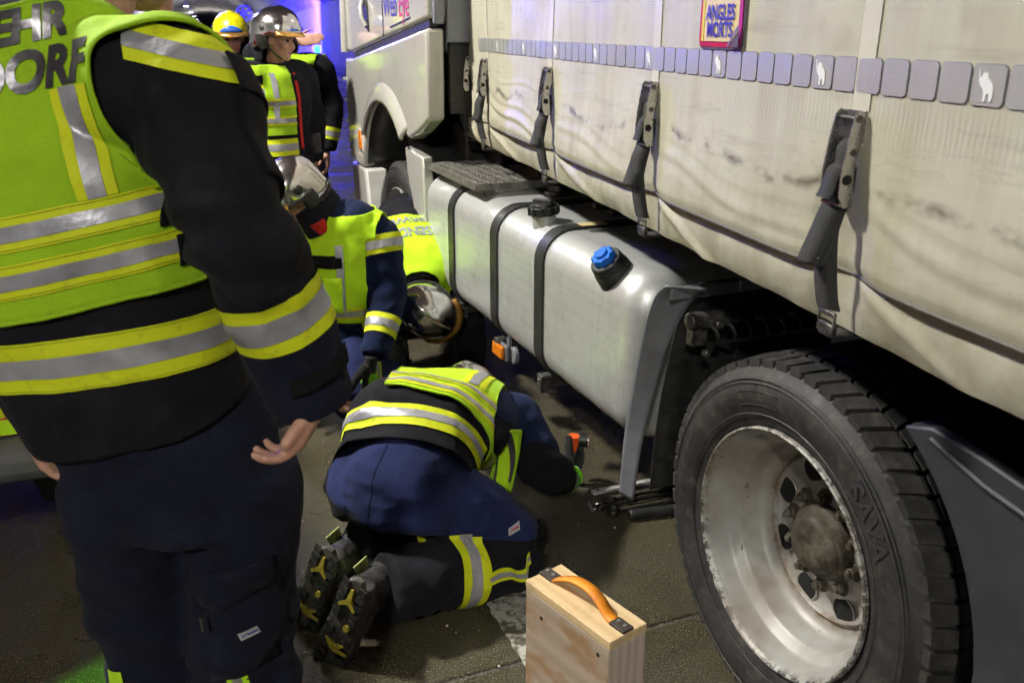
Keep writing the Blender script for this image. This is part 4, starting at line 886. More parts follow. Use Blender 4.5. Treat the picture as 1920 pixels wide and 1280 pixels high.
flat([(W2 - 0.042, -H2 + 0.004), (W2 - 0.004, -H2 + 0.004), (W2 - 0.004, -H2 + 0.038)], 0.0085, 'sign_back', 'peeled_corner'); flat([(W2 - 0.048, -H2 + 0.006), (W2 - 0.042, -H2 + 0.004), (W2 - 0.004, -H2 + 0.038), (W2 - 0.006, -H2 + 0.046)], 0.0105, 'bright_steel', 'peel_edge')
for txt, zc in (('ANGLES', -0.072), ('MORTS', -0.106)):
    me = text_mesh(txt, 0.042, bold=0.0011, sx=0.82, step=0)
    for v_ in me.vertices: v_.co = V((xs_ - 0.0060, -(v_.co.x + 0.002), zc + v_.co.y))
    link('lettering', me, M['sign_blue'], sg, smooth=0)
# ---------------------------------------------------------------- people
def lerp(a, b_, t): return V(a) * (1 - t) + V(b_) * t
def hand_parts(wr, d, n, side, curl=(0.35, 0.4, 0.45, 0.5), spread=0.10, sc_=1.0, thumb=0.6, fat=1.0, thumb_dir=None):
    """palm + five fingers. d = along the fingers, n = out of the palm, side = towards the thumb."""
    wr = V(wr); d = V(d).normalized(); n = V(n); n = (n - d * n.dot(d)).normalized(); s_ = V(side); s_ = (s_ - d * s_.dot(d) - n * s_.dot(n)).normalized()
    k = sc_; out = []
    out.append(limb([(wr - d * 0.016 * k, 0.028 * k, 0.022 * k), (wr, 0.030 * k, 0.022 * k), (wr + d * 0.035 * k, 0.041 * k, 0.018 * k), (wr + d * 0.075 * k, 0.044 * k, 0.016 * k), (wr + d * 0.098 * k, 0.042 * k, 0.013 * k)], 16, 4, tuple(s_)))
    out.append(ball(wr + d * 0.035 * k + s_ * 0.026 * k + n * 0.008 * k, (0.024 * k, 0.024 * k, 0.020 * k), None, 12, 8))
    tips = []
    for i, (off, ln, r) in enumerate(((0.031, 0.074, 0.0088), (0.0105, 0.083, 0.0092), (-0.0105, 0.077, 0.0088), (-0.031, 0.060, 0.0078))):
        p = wr + d * (0.092 + (0.002 if i in (1, 2) else -0.004)) * k + s_ * off * k; dr = (d + s_ * (spread * (1.5 - i) * 0.6)).normalized(); pts = [(p - d * 0.02 * k, r * k * fat)]; a = 0.0
        for seg, share in enumerate((0.46, 0.30, 0.24)):
            a += curl[i] * (0.7, 1.0, 0.7)[seg]; dd = dr * math.cos(a) + n * math.sin(a)
            pts.append((p.copy(), r * k * fat * (1.0, 0.98, 0.90)[seg])); p = p + dd * ln * share * k
        pts.append((p, r * k * fat * 0.78)); pts.append((p + dd * 0.006 * k, r * k * 0.35)); tips.append(p)
        out.append(limb(pts, 10, 3))
    td = V(thumb_dir).normalized() if thumb_dir is not None else (d * 0.75 + s_ * 0.75 + n * thumb).normalized()
    p = wr + d * 0.018 * k + s_ * 0.026 * k + n * 0.004
    p1 = p + td * 0.040 * k; p2 = p1 + (td * 0.8 + d * 0.5 + n * 0.2 * thumb).normalized() * 0.032 * k; p3 = p2 + (td * 0.5 + d * 0.8 + n * 0.3 * thumb).normalized() * 0.024 * k
    out.append(limb([(p, 0.015 * k * fat), (p1, 0.0115 * k * fat), (p2, 0.0108 * k * fat), (p3, 0.0085 * k * fat), (p3 + (p3 - p2) * 0.2, 0.004 * k)], 10, 3)); tips.append(p3)
    return out, tips
def head_parts(c, f, up, k=1.0):
    """cranium, jaw, nose, brow, lips, ears; c = centre of the head, f = facing, up"""
    f = V(f).normalized(); up = V(up); up = (up - f * up.dot(f)).normalized(); s_ = f.cross(up); rot = Matrix((s_, f, up)).transposed(); c = V(c)
    def P(x, y, z): return c + (s_ * x + f * y + up * z) * k
    o = [ball(P(0, -0.012, 0.030), (0.076 * k, 0.097 * k, 0.092 * k), rot), ball(P(0, 0.022, -0.045), (0.058 * k, 0.066 * k, 0.068 * k), rot), ball(P(0, 0.062, -0.092), (0.028 * k, 0.024 * k, 0.022 * k), rot, 12, 8),
         limb([(P(0, 0.078, 0.012), 0.008 * k), (P(0, 0.094, -0.012), 0.011 * k), (P(0, 0.104, -0.032), 0.013 * k), (P(0, 0.088, -0.042), 0.010 * k)], 10, 3),
         limb([(P(-0.055, 0.055, 0.020), 0.010 * k), (P(-0.025, 0.080, 0.026), 0.011 * k), (P(0.025, 0.080, 0.026), 0.011 * k), (P(0.055, 0.055, 0.020), 0.010 * k)], 10, 3),
         limb([(P(-0.024, 0.074, -0.064), 0.006 * k), (P(0, 0.086, -0.063), 0.010 * k), (P(0.024, 0.074, -0.064), 0.006 * k)], 8, 3)]
    for sg in (-1, 1):
        o.append(ball(P(0.078 * sg, -0.012, -0.010), (0.010 * k, 0.020 * k, 0.032 * k), rot, 10, 8)); o.append(ball(P(0.038 * sg, 0.062, -0.022), (0.026 * k, 0.022 * k, 0.024 * k), rot, 12, 8))
    return o, P, rot
class Person:
    def __init__(s, base, label, skin=(), vox_=0.012, it=3, body=()):
        s.base = V(base); s.label = label; s.kids = []
        me = voxel(list(skin) + list(body), vox_, it)
        s.root = s._link('person', me, M['skin']); s.root.location = s.base; tag(s.root, label, 'person')
    def _link(s, name, me, mat, parent=None, ang=180, solid=0.0):
        a, _ = mesh_np(me); me.vertices.foreach_set('co', (a - np.array(s.base)).ravel()); me.update()
        return link(name, me, mat, parent, ang, solid=solid)
    def mesh(s, name, me, mat, parent=None, ang=180, solid=0.0, world=None):
        if world is not None: world[name] = me.copy()
        return s._link(name, me.copy(), M[mat] if isinstance(mat, str) else mat, parent or s.root, ang, solid)
    def raw(s, name, b, mat, parent=None, smooth=40, bevel=0.0, solid=0.0):
        return put(name, b, M[mat], parent or s.root, smooth, bevel, 2, s.base, solid)
def band3(P, src, name, planes, y0, y1, s0, s1, axis_o, axis_n, off=0.003, keep=None, parent=None, silver=True, ymat='band_yellow', stitch=False):
    """yellow band between heights y0..y1 along axis, silver strip s0..s1 on it"""
    ao, an = V(axis_o), V(axis_n).normalized()
    me = cut(src, list(planes) + [(ao + an * y1, an), (ao + an * y0, -an)], off, 0, keep)
    o = P.mesh(name, me, ymat, parent)
    if silver:
        me2 = cut(src, list(planes) + [(ao + an * s1, an), (ao + an * s0, -an)], off + 0.0018, 0, keep); P.mesh('silver_strip', me2, 'band_silver', o)
        if stitch:
            for t in (y0 + 0.0035, y1 - 0.0035): P.mesh('stitch_line', cut(src, list(planes) + [(ao + an * (t + 0.0005), an), (ao + an * (t - 0.0005), -an)], off + 0.0009, 0, keep), 'stitch', o)
    return o
def helmet(P, c, f, up, shell='chrome', name='helmet', k=1.0, badge=True, flap=True, trim='gold_trim'):
    f = V(f).normalized(); up = V(up); up = (up - f * up.dot(f)).normalized(); s_ = f.cross(up); c = V(c)
    def Q(x, y, z): return c + (s_ * x + f * y + up * z) * k
    e = bpy.data.objects.new(name, None); col.objects.link(e); e.parent = P.root
    b = B(); nu, nv = 40, 20
    for j in range(nv + 1):
        for i in range(nu):
            a = 6.2832 * i / nu; fr = math.cos(a)              # 1 = front
            zlow = -0.012 + 0.0 * fr if fr > 0.15 else -0.012 - 0.075 * smooth(0.15, -0.5, fr)
            t = j / nv; ang = t * math.pi / 2
            rr = math.sin(ang) ** 0.92; zz = 0.128 * math.cos(ang) ** 0.95
            rx, ry = 0.121, 0.150
            if j >= nv - 4: zz = zz
            y_ = ry * rr * fr + 0.004; x_ = rx * rr * math.sin(a)
            z_ = zz if t < 1 else 0
            if t > 0.8: z_ = zz + (zlow) * ((t - 0.8) / 0.2)
            crest = 0.010 * math.exp(-(x_ / 0.018) ** 2) * (1 - abs(fr) * 0.2) * (1 if t < 0.7 else max(0, (1 - t) / 0.3))
            b.v.append(Q(x_, y_, z_ + crest))
    b.f = [(j * nu + i, (j + 1) * nu + i, (j + 1) * nu + (i + 1) % nu, j * nu + (i + 1) % nu) for j in range(nv) for i in range(nu)]
    P.raw('shell', b, shell, e, 60, solid=0.006)
    rimp = []
    for i in range(nu + 1):
        a = 6.2832 * i / nu; fr = math.cos(a); zlow = -0.012 if fr > 0.15 else -0.012 - 0.075 * smooth(0.15, -0.5, fr)
        rimp.append(Q(0.122 * math.sin(a), 0.151 * fr + 0.004, float(zlow)))
    P.raw('rim_edge', B().tube(rimp, 0.005 * k, 6), 'black_plastic', e)
    # gold-edged visor brim across the front
    br = B()
    for t in range(13):
        a = R(-68 + t * 136 / 12)
        for j in range(3): br.v.append(Q((0.124 + 0.016 * j * math.cos(a)) * math.sin(a), (0.150 + 0.012 * j) * math.cos(a) + 0.006, 0.010 - 0.014 * j))
    br.f = [(3 * i + j, 3 * i + j + 1, 3 * i + 4 + j, 3 * i + 3 + j) for i in range(12) for j in range(2)]
    P.raw('visor_brim', br, trim, e, 60, solid=0.004)
    for sg in (-1, 1):
        P.raw('ear_plate', B().add(*limb([(Q(0.116 * sg, -0.030, -0.015), 0.034 * k, 0.012 * k), (Q(0.112 * sg, -0.028, -0.055), 0.036 * k, 0.014 * k), (Q(0.100 * sg, -0.020, -0.095), 0.024 * k, 0.012 * k)], 14, 4, tuple(f))), 'black_plastic', e)
        P.raw('side_plate', B().add(*ball(Q(0.117 * sg, -0.015, 0.018), (0.010 * k, 0.022 * k, 0.022 * k), Matrix((s_, f, up)).transposed(), 14, 8)), 'black_plastic', e)
    if flap: P.raw('neck_flap', B().grid(lambda u, v: Q((0.105 - 0.01 * v) * math.sin(R(105 + 150 * u)), 0.135 * math.cos(R(105 + 150 * u)), -0.07 - 0.10 * v), 14, 6), 'dark_jacket', e, 60, solid=0.004)
    P.raw('chin_strap', B().tube(catmull([Q(0.098, 0.0, -0.06), Q(0.080, 0.030, -0.115), Q(0.0, 0.055, -0.150), Q(-0.080, 0.030, -0.115), Q(-0.098, 0.0, -0.06)], 6), 0.006 * k, 6), 'black_plastic', e)
    if badge:
        bd = B()
        for t in range(9):
            a = R(-38 + t * 76 / 8)
            for j in range(4):
                hh = 0.012 + 0.014 * j * max(0.15, math.cos(a * 2.2)); an = math.acos(min(1, (hh / 0.128)))
                bd.v.append(Q(0.126 * math.sin(an) ** 0.92 * math.sin(a), 0.156 * math.sin(an) ** 0.92 * math.cos(a) + 0.004, hh))
        bd.f = [(4 * i + j, 4 * i + j + 1, 4 * i + 5 + j, 4 * i + 4 + j) for i in range(8) for j in range(3)]
        P.raw('badge', bd, 'blue_badge', e, 60, solid=0.003)
    return e
def boot(P, ank, toe, up, k=1.0, name='boot'):
    """ank = ankle, toe = direction heel->toe, up = out of the instep (away from the sole)"""
    t = V(toe).normalized(); u = V(up); u = (u - t * u.dot(t)).normalized(); s_ = t.cross(u); A = V(ank)
    def Q(x, y, z): return A + (t * x + s_ * y + u * z) * k
    e = bpy.data.objects.new(name, None); col.objects.link(e); e.parent = P.root
    upp = voxel([limb([(Q(-0.005, 0, 0.20), 0.062 * k, 0.066 * k), (Q(0, 0, 0.10), 0.060 * k, 0.068 * k), (Q(0.005, 0, 0.0), 0.052 * k, 0.066 * k), (Q(0.0, 0, -0.06), 0.046 * k, 0.060 * k)], 18, 5, tuple(s_)),
                 limb([(Q(-0.055, 0, -0.062), 0.040 * k, 0.030 * k), (Q(0.0, 0, -0.045), 0.044 * k, 0.045 * k), (Q(0.08, 0, -0.050), 0.047 * k, 0.038 * k), (Q(0.15, 0, -0.064), 0.050 * k, 0.028 * k), (Q(0.195, 0, -0.072), 0.036 * k, 0.020 * k)], 18, 5, tuple(s_))], 0.008, 4)
    folds(upp, 0.0015, 26, 5, fine=0.0005)
    P.mesh('upper', upp, 'boot_leather', e)
    out = []
    for i in range(28):
        a = 6.2832 * i / 28; x = math.cos(a); y = math.sin(a)
        xx = 0.066 + 0.148 * math.copysign(abs(x) ** 0.8, x); wd = np.interp(xx, [-0.08, -0.03, 0.04, 0.13, 0.20, 0.22], [0.036, 0.041, 0.036, 0.050, 0.042, 0.03]); out.append((xx, wd * math.copysign(abs(y) ** 0.75, y)))
    b = B(); n_ = len(out)
    b.v = [Q(x, y, z) for z in (-0.100, -0.078) for x, y in out]; b.f = [tuple(range(n_ - 1, -1, -1)), tuple(range(n_, 2 * n_))] + [(i, (i + 1) % n_, n_ + (i + 1) % n_, n_ + i) for i in range(n_)]
    sole = P.raw('sole', b, 'sole_dust', e, 30, 0.003)
    lg = B()
    for x in np.arange(-0.062, 0.205, 0.0235):
        if 0.035 < x < 0.06: continue
        wd = float(np.interp(x, [-0.08, -0.03, 0.04, 0.13, 0.20, 0.22], [0.036, 0.041, 0.036, 0.050, 0.042, 0.03]))
        for sg in (-1, 1):
            sk = 0.006 * sg
            pts = [(x - 0.008, sg * 0.016), (x + 0.008, sg * 0.014), (x + 0.006 + sk, sg * wd), (x - 0.010 + sk, sg * wd)]
            m0 = len(lg.v); lg.v += [Q(px, py, z) for z in (-0.108, -0.099) for px, py in pts]; lg.f += [(m0, m0 + 1, m0 + 2, m0 + 3), (m0 + 7, m0 + 6, m0 + 5, m0 + 4)] + [(m0 + i, m0 + (i + 1) % 4, m0 + 4 + (i + 1) % 4, m0 + 4 + i) for i in range(4)]
    P.raw('tread_lug', lg, 'sole_rubber', sole, 0)['kind'] = 'stuff'
    for cx_, sgn in ((0.125, 1), (-0.020, -1)):          # yellow Y-shaped inserts
        ys_ = B()
        for ang, ln in ((90 + 90 * sgn - 90, 0.045), (128, 0.036), (232, 0.036)) if sgn > 0 else ((180, 0.036), (52, 0.032), (308, 0.032)):
            a = R(ang); dx, dy = math.cos(a), math.sin(a); nx, ny = -dy, dx
            pts = [(cx_ - nx * 0.008, -ny * 0.008), (cx_ + nx * 0.008, ny * 0.008), (cx_ + dx * ln + nx * 0.0035, dy * ln + ny * 0.0035), (cx_ + dx * ln - nx * 0.0035, dy * ln - ny * 0.0035)]
            m0 = len(ys_.v); ys_.v += [Q(px, py, z) for z in (-0.1095, -0.100) for px, py in pts]; ys_.f += [(m0, m0 + 1, m0 + 2, m0 + 3), (m0 + 7, m0 + 6, m0 + 5, m0 + 4)] + [(m0 + i, m0 + (i + 1) % 4, m0 + 4 + (i + 1) % 4, m0 + 4 + i) for i in range(4)]
        P.raw('sole_insert', ys_, 'sole_yellow', sole, 0)
    P.raw('sole_stud', B().cyl(Q(0.055, 0.018, -0.1095), Q(0.055, 0.018, -0.100), 0.009 * k, n=14), 'sole_yellow', sole)
    return e, Q
def glove(P, parts, tips, side=None):
    me = voxel(parts, 0.0045, 2); o = P.mesh('glove', me, 'glove_dark')
    return o, me
def binding(P, me, parent, mat='hivis', r=0.0032):
    """sewn edging along every open edge of a cut garment"""
    bm = bmesh.new(); bm.from_mesh(me); nx = {}
    for e in bm.edges:
        if e.is_boundary:
            a, b_ = e.verts; nx.setdefault(a.index, []).append(b_.index); nx.setdefault(b_.index, []).append(a.index)
    co = {v_.index: v_.co.copy() for v_ in bm.verts}; bm.free(); seen = set()
    for s0 in list(nx):
        if s0 in seen: continue
        loop = [s0]; seen.add(s0); cur = s0
        while True:
            n_ = [q for q in nx[cur] if q not in seen]
            if not n_: break
            cur = n_[0]; seen.add(cur); loop.append(cur)
        if len(loop) < 30: continue
        pts = [co[i] for i in loop[::2]] + [co[loop[0]]]
        if (pts[-1] - pts[-2]).length > 0.1: pts = pts[:-1]
        for _ in range(3): pts = [pts[0]] + [(pts[i - 1] + pts[i] * 2 + pts[i + 1]) / 4 for i in range(1, len(pts) - 1)] + [pts[-1]]
        P.raw('edging', B().tube(pts, r, 6), mat, parent)
# ---- 1: standing firefighter in front, seen from behind
u1 = V((-0.15, 0.05, 0.985)).normalized()
lat1 = V((0.955, 0.20, 0.12)).normalized(); lat0 = V((0.97, 0.22, 0.02)).normalized(); bk1 = V((0.20, -0.975, 0.0)).normalized()
pel, wai, che, upp, nec = V((-0.592, 1.435, 0.86)), V((-0.648, 1.435, 1.07)), V((-0.712, 1.45, 1.34)), V((-0.735, 1.475, 1.50)), V((-0.70, 1.505, 1.605))
shR, elR, wrR = V((-0.490, 1.405, 1.525)), V((-0.383, 1.285, 1.330)), V((-0.325, 1.335, 1.090))
shL, elL, wrL = V((-0.985, 1.45, 1.47)), V((-1.08, 1.52, 1.18)), V((-0.950, 1.60, 0.935))
hd = V((-0.615, 1.60, 1.760))
base1 = (-0.62, 1.45, 0.0)
hR, tR = hand_parts(V((-0.305, 1.338, 1.064)), (-0.40, -0.52, -0.75), (-0.72, -0.05, 0.62), (0.30, -0.85, 0.20), (0.50, 0.64, 0.72, 0.80), 0.10, 0.90, 0.3, 1.12, thumb_dir=(-0.45, -0.75, -0.45))
hL, tL = hand_parts(V((-0.935, 1.60, 0.905)), (0.34, -0.10, -0.92), (0.8, 0.3, 0.5), (0.2, 0.9, 0.1), (0.35, 0.4, 0.45, 0.5), 0.08, 1.0, 0.5)
hp, HP, _ = head_parts(hd, (0.75, 0.62, -0.30), (0.25, 0.10, 0.95))
body = [limb([(nec - V((0, 0, .06)), .062), (lerp(nec, hd, .45), .060), (hd + V((-.02, -.03, -.02)), .058)], 16, 4), limb([(pel, .13, .09), (wai, .13, .09), (che, .14, .09), (upp, .14, .08), (nec, .06, .06)], 20, 4, tuple(lat1)),
        limb([(che, .06), (shR, .06), (elR, .042), (wrR, .028), (wrR + (wrR - elR) * .13, .027), (V((-0.305, 1.338, 1.064)), .026)], 14, 4), limb([(che, .06), (shL, .06), (elL, .042), (wrL, .028), (wrL + (wrL - elL) * .1, .026)], 14, 4)]
for sx_, kn, an in ((0.095, V((-0.505, 1.44, 0.49)), V((-0.47, 1.44, 0.10))), (-0.095, V((-0.74, 1.50, 0.47)), V((-0.75, 1.52, 0.10)))):
    body.append(limb([(pel + lat0 * sx_, .085), (kn, .055), (an, .038)], 16, 4))
p1 = Person(base1, 'standing firefighter with back turned, lime vest and dark jacket', hR + hL + hp, 0.0042, 2, body)
p1.raw('hair', B().add(*ball(HP(0, -0.022, 0.042), (0.081, 0.101, 0.092), None)), 'hair')
W1 = {}
jt = [limb([(pel - u1 * 0.06, .168, .138), (pel + u1 * .03, .174, .142), (wai, .190, .146), (lerp(wai, che, .5), .215, .155), (che, .235, .155), (upp, .225, .135), (lerp(upp, nec, .55), .150, .110), (nec + V((.015, .02, .04)), .085, .085)], 40, 6, [tuple(lat0)] * 3 + [tuple(lat1)] * 5, 2.3),
      limb([(lerp(upp, shR, .3), .10, .10), (shR, .094, .092), (lerp(shR, elR, .5), .084, .086), (elR, .074, .080), (lerp(elR, wrR, .5), .072, .074), (wrR, .068, .066), (wrR + (wrR - elR) * .16, .067, .064)], 32, 6),
      limb([(lerp(upp, shL, .3), .10, .10), (shL, .105, .100), (lerp(shL, elL, .5), .092, .095), (elL, .086, .088), (lerp(elL, wrL, .5), .080, .078), (wrL, .070, .066), (wrL + (wrL - elL) * .1, .070, .066)], 24, 6)]
jk = voxel(jt, 0.0085, 6)
ra = (elR - shR).normalized(); rb_ = (wrR - elR).normalized()
folds(jk, 0.008, 6.5, 11, (1, 1, 0.8), [(elR, ra + rb_, 0.009, 80, 0.10), (lerp(shR, elR, .6), ra, 0.006, 62, 0.12), (lerp(elR, wrR, .45), rb_, 0.004, 75, .09), (shR + V((-.05, -.05, -.10)), (0.7, 0, .7), 0.006, 70, 0.09), (pel, (0, 0, 1), 0.006, 70, 0.2)], 0.0008)
wend = wrR + rb_ * 0.035
W1['jacket'] = cut(jk, [(wend, rb_), (pel + u1 * 0.120, -u1)])
p1.mesh('jacket', W1['jacket'], 'dark_jacket', solid=0.006)
# cuff turn-up, velcro tab
inarm = lambda p: (p - (elR + (wrR - elR) * max(0, min(1.2, (p - elR).dot(rb_) / (wrR - elR).length)))).length < 0.125
band3(p1, W1['jacket'], 'cuff', [], -0.095, 0.034, 0, 0, wrR, rb_, 0.003, inarm, None, False, 'night_navy')
band3(p1, W1['jacket'], 'sleeve_band', [], -0.175, -0.095, -0.153, -0.117, wrR, rb_, 0.004, inarm)
fl1 = cut(W1['jacket'], [(wrR - rb_ * 0.022, rb_), (wrR - rb_ * 0.050, -rb_), (wrR + V((-0.005, 0, 0)), (-1, 0, 0)), (wrR, (0, 1, 0))], 0.009, 0, inarm); p1.mesh('cuff_tab', fl1, 'velcro', solid=0.003)
# sleeve pocket flap on the outside of the upper arm
outv = (V((1, 0.15, 0.1)) - ra * V((1, .15, .1)).dot(ra)).normalized(); sid = ra.cross(outv)
uparm = lambda p: (p - (shR + ra * max(0, (p - shR).dot(ra)))).length < 0.15 and (p - shR).dot(outv) > 0.015
pk = cut(W1['jacket'], [(shR + ra * 0.205, ra), (shR + ra * 0.02, -ra), (shR + sid * 0.070, sid), (shR - sid * 0.070, -sid)], 0.009, 6, uparm); p1.mesh('sleeve_pocket', pk, 'dark_jacket', solid=0.009)
pk = cut(W1['jacket'], [(shR + ra * 0.075, ra), (shR + ra * 0.010, -ra), (shR + sid * 0.076, sid), (shR - sid * 0.076, -sid)], 0.014, 6, uparm); p1.mesh('pocket_flap', pk, 'dark_jacket', solid=0.005)
for k_, w_ in ((0.012, 0.0012), (0.017, 0.0008)):
    me = cut(W1['jacket'], [(shR + sid * (k_ + w_), sid), (shR + sid * k_, -sid), (elR + rb_ * 0.10, rb_), (shR + ra * 0.05, -ra)], 0.0012, 0, lambda p: (p - lerp(shR, elR, .6)).length < .26 and (p - shR).dot(outv) > -0.16); p1.mesh('sleeve_seam', me, 'seam_thread')
# shoulder reflective band on the sleeve
shb = V((-0.22, -0.05, -0.97)).normalized()
nearsh = lambda p: (p - shR).length < 0.22 and (p - shR).dot(lat1) > -0.10
band3(p1, W1['jacket'], 'shoulder_band', [(shR - lat1 * 0.060, -lat1)], -0.088, -0.034, -0.070, -0.050, shR, shb, 0.004, nearsh)
# waist band of the jacket
torso1 = lambda p: (p - wai).dot(lat0) < 0.222 and (p - wai).dot(lat0) > -0.235 and abs(p.z - 1.07) < 0.35 and (p.x < -0.44 or p.y > 1.36)
band3(p1, W1['jacket'], 'waist_band', [], 0.022, 0.105, 0.047, 0.079, wai + V((0, 0, 0.0)), V((-0.10, 0.04, 1)), 0.004, torso1, stitch=True)
# vest: cut from the jacket, pushed out, with arm holes
ahR = shR + lat1 * -0.072; ahL = shL + lat1 * 0.095
vn = V((-0.19, 0.03, 1)).normalized()
vest_pl = [(ahL, V((-1, 0, .10)).normalized()), (wai + vn * 0.141, -vn), (nec + V((0.0, 0, 0.020)), V((-0.30, 0.25, 0.92)).normalized())]
AH = [V((x, 1.40, z)) for x, z in ((-0.41, 1.613), (-0.50, 1.575), (-0.538, 1.527), (-0.545, 1.468), (-0.525, 1.416), (-0.495, 1.362), (-0.44, 1.245), (-0.40, 1.12))]
wedge = [(AH[i], V((-(AH[i + 1] - AH[i]).z, -0.10, (AH[i + 1] - AH[i]).x)).normalized()) for i in range(len(AH) - 1)]
vest = cut(W1['jacket'], vest_pl + [(V((-0.405, 1.4, 1.5)), (1, 0, 0.15))], 0.013, 8, None, [wedge]); folds(vest, 0.0045, 6, 21, (1, 1, .55), [(V((-.53, 1.33, 1.36)), (0.7, 0, .7), 0.005, 70, 0.13), (V((-.60, 1.30, 1.55)), (0.8, 0, .3), 0.004, 70, 0.12)], 0.0006)
W1['vest'] = vest
vo = p1.mesh('vest', vest, 'hivis', solid=0.005); binding(p1, vest, vo)
for z0 in (0.247, 0.180): band3(p1, vest, 'vest_band', [], z0, z0 + 0.050, z0 + 0.014, z0 + 0.036, wai, vn, 0.003, None, vo, stitch=True)
# thin hem seams
for zz_ in (0.152, 0.147): band3(p1, vest, 'hem_seam', [], zz_, zz_ + 0.0016, 0, 0, wai, vn, 0.0012, None, vo, False, 'hivis')
# vertical stripe on the back
vs_ = lat1; vc = V((-0.600, 1.30, 1.40))
bkp = [(V((-0.7, 1.43, 1.3)), -bk1)]
vx = V((0.965, 0.2, 0.175)).normalized()
for w_, mt, of, nm in ((0.028, 'band_yellow', 0.003, 'stripe'), (0.0125, 'band_silver', 0.0048, 'silver_strip')):
    me = cut(vest, bkp + [(vc + vx * w_, vx), (vc - vx * w_, -vx), (wai + vn * 0.298, -vn), (wai + vn * 0.455, vn)], of); o = p1.mesh(nm, me, mt, vo)
me = cut(vest, bkp + [(V((-0.590, 1.3, 1.46)) , V((0.66, 0, 0.75)).normalized()), (V((-0.590, 1.3, 1.46)) - V((0.66, 0, 0.75)).normalized() * 0.0015, -V((0.66, 0, 0.75)).normalized()), (wai + vn * 0.30, -vn), (V((-0.572, 0, 0)), (-1, 0, 0))], 0.0012); p1.mesh('seam_line', me, 'stitch', vo)
# velcro straps at the vest's side
for z0, x0, x1_ in ((0.238, -0.525, -0.44), (0.172, -0.508, -0.42)):
    me = cut(vest, [(V((x0, 0, 0)), (-1, 0, 0)), (V((x1_, 0, 0)), (1, 0, 0)), (wai + vn * z0, -vn), (wai + vn * (z0 + 0.048), vn), (V((0, 1.42, 0)), (0, 1, 0))], 0.006); p1.mesh('velcro_tab', me, 'velcro', vo, solid=0.003)
# back lettering
for txt, zc, sz_ in (('FEUERWEHR', 0.520, 0.064), ('VÖSENDORF', 0.452, 0.076)):
    me = text_mesh(txt, sz_, bold=0.0032, sx=0.86, shear=0.12, spacing=1.0, step=0.011)
    o_ = wai + vn * zc + V((-0.060, -0.35, 0)) 
    pm = project(me, vest, o_, V((0.955, 0.15, 0.20)).normalized(), V((-0.13, 0.0, 0.99)), (0.02, 1, 0.0), 0.0028)
    p1.mesh('lettering', pm, 'letter_foil', vo)
# collar
p1.raw('collar', B().add(*limb([(nec + V((-.02, -.01, -.03)), .095, .090), (nec + V((0.0, 0.0, .02)), .088, .084), (nec + V((.02, .01, .055)), .082, .078)], 24, 4, tuple(lat1))), 'dark_jacket')
# trousers
tr = [limb([(wai - u1 * 0.02, .170, .125), (pel + V((0, 0, .08)), .174, .132), (pel, .182, .138), (pel - V((0, 0, .07)), .178, .128)], 32, 5, tuple(lat0))]
for hp_, kn, an in ((pel + lat0 * 0.100 + V((.01, 0, -.04)), V((-0.512, 1.44, 0.47)), V((-0.475, 1.45, 0.05))), (pel - lat0 * 0.100 + V((0, .02, -.04)), V((-0.705, 1.49, 0.47)), V((-0.705, 1.52, 0.05)))):
    tr.append(limb([(hp_ + V((0, 0, .06)), .096, .120), (hp_, .100, .120), (lerp(hp_, kn, .5), .100, .104), (kn, .100, .098), (lerp(kn, an, .5), .092, .092), (an, .094, .092)], 28, 6, tuple(lat0)))
trm = voxel(tr, 0.010, 6)
folds(trm, 0.008, 5.5, 31, (1, 1, 0.7), [(V((-0.50, 1.40, 0.52)), (0.2, 0, 1), 0.007, 60, .14), (V((-0.74, 1.45, 0.52)), (-0.2, 0, 1), 0.007, 60, .14), (pel + V((.08, -.1, -.08)), (0.6, 0, 0.8), 0.007, 65, .14)], 0.001)
W1['trousers'] = cut(trm, [(V((0, 0, 0.06)), (0, 0, -1))]); tro = p1.mesh('trousers', W1['trousers'], 'night_navy', solid=0.004)
# cargo pocket with label on the thigh, reflective patch on the shin
tgt = W1['trousers']
def quad2d(w_, h_, nx=6, ny=6):
    me = bpy.data.meshes.new('q'); b = B().grid(lambda u, v: ((u - .5) * w_, (v - .5) * h_, 0), nx, ny); me.from_pydata(b.v, [], b.f); return me
def decal(P, tgt, name, w_, h_, o, u, v, d, mat, lift=0.004, parent=None, solid=0.0): return P.mesh(name, project(quad2d(w_, h_), tgt, o, u, v, d, lift), mat, parent, solid=solid)
pc = decal(p1, tgt, 'cargo_pocket', 0.135, 0.21, (-0.475, 1.1, 0.625), (0.97, 0.1, 0.10), (-.02, 0, 1), (0, 1, 0), 'night_navy', 0.012, None, 0.014)
decal(p1, tgt, 'pocket_flap', 0.140, 0.07, (-0.475, 1.1, 0.715), (0.95, 0.1, 0.22), (-.06, 0, 1), (0, 1, 0), 'night_navy', 0.020, None, 0.006)
lb = decal(p1, tgt, 'label', 0.036, 0.0185, (-0.463, 1.1, 0.612), (0.93, 0, 0.36), (-.2, 0, .98), (0, 1, 0), 'white_label', 0.0185)
me = text_mesh('XTREME', 0.0085, bold=0.0003, step=0, shear=0.2); p1.mesh('lettering', project(me, tgt, (-0.461, 1.1, 0.609), (0.93, 0, 0.36), (-.2, 0, .98), (0, 1, 0), 0.0195), 'print_blue', lb)
rp_ = decal(p1, tgt, 'shin_patch', 0.040, 0.20, (-0.497, 1.1, 0.445), (0.93, 0, .30), (0.02, 0, 1), (0, 1, 0), 'hivis_bright', 0.005); decal(p1, tgt, 'silver_strip', 0.018, 0.20, (-0.497, 1.1, 0.4465), (0.93, 0, .30), (0.02, 0, 1), (0, 1, 0), 'bright_steel', 0.0068, rp_)
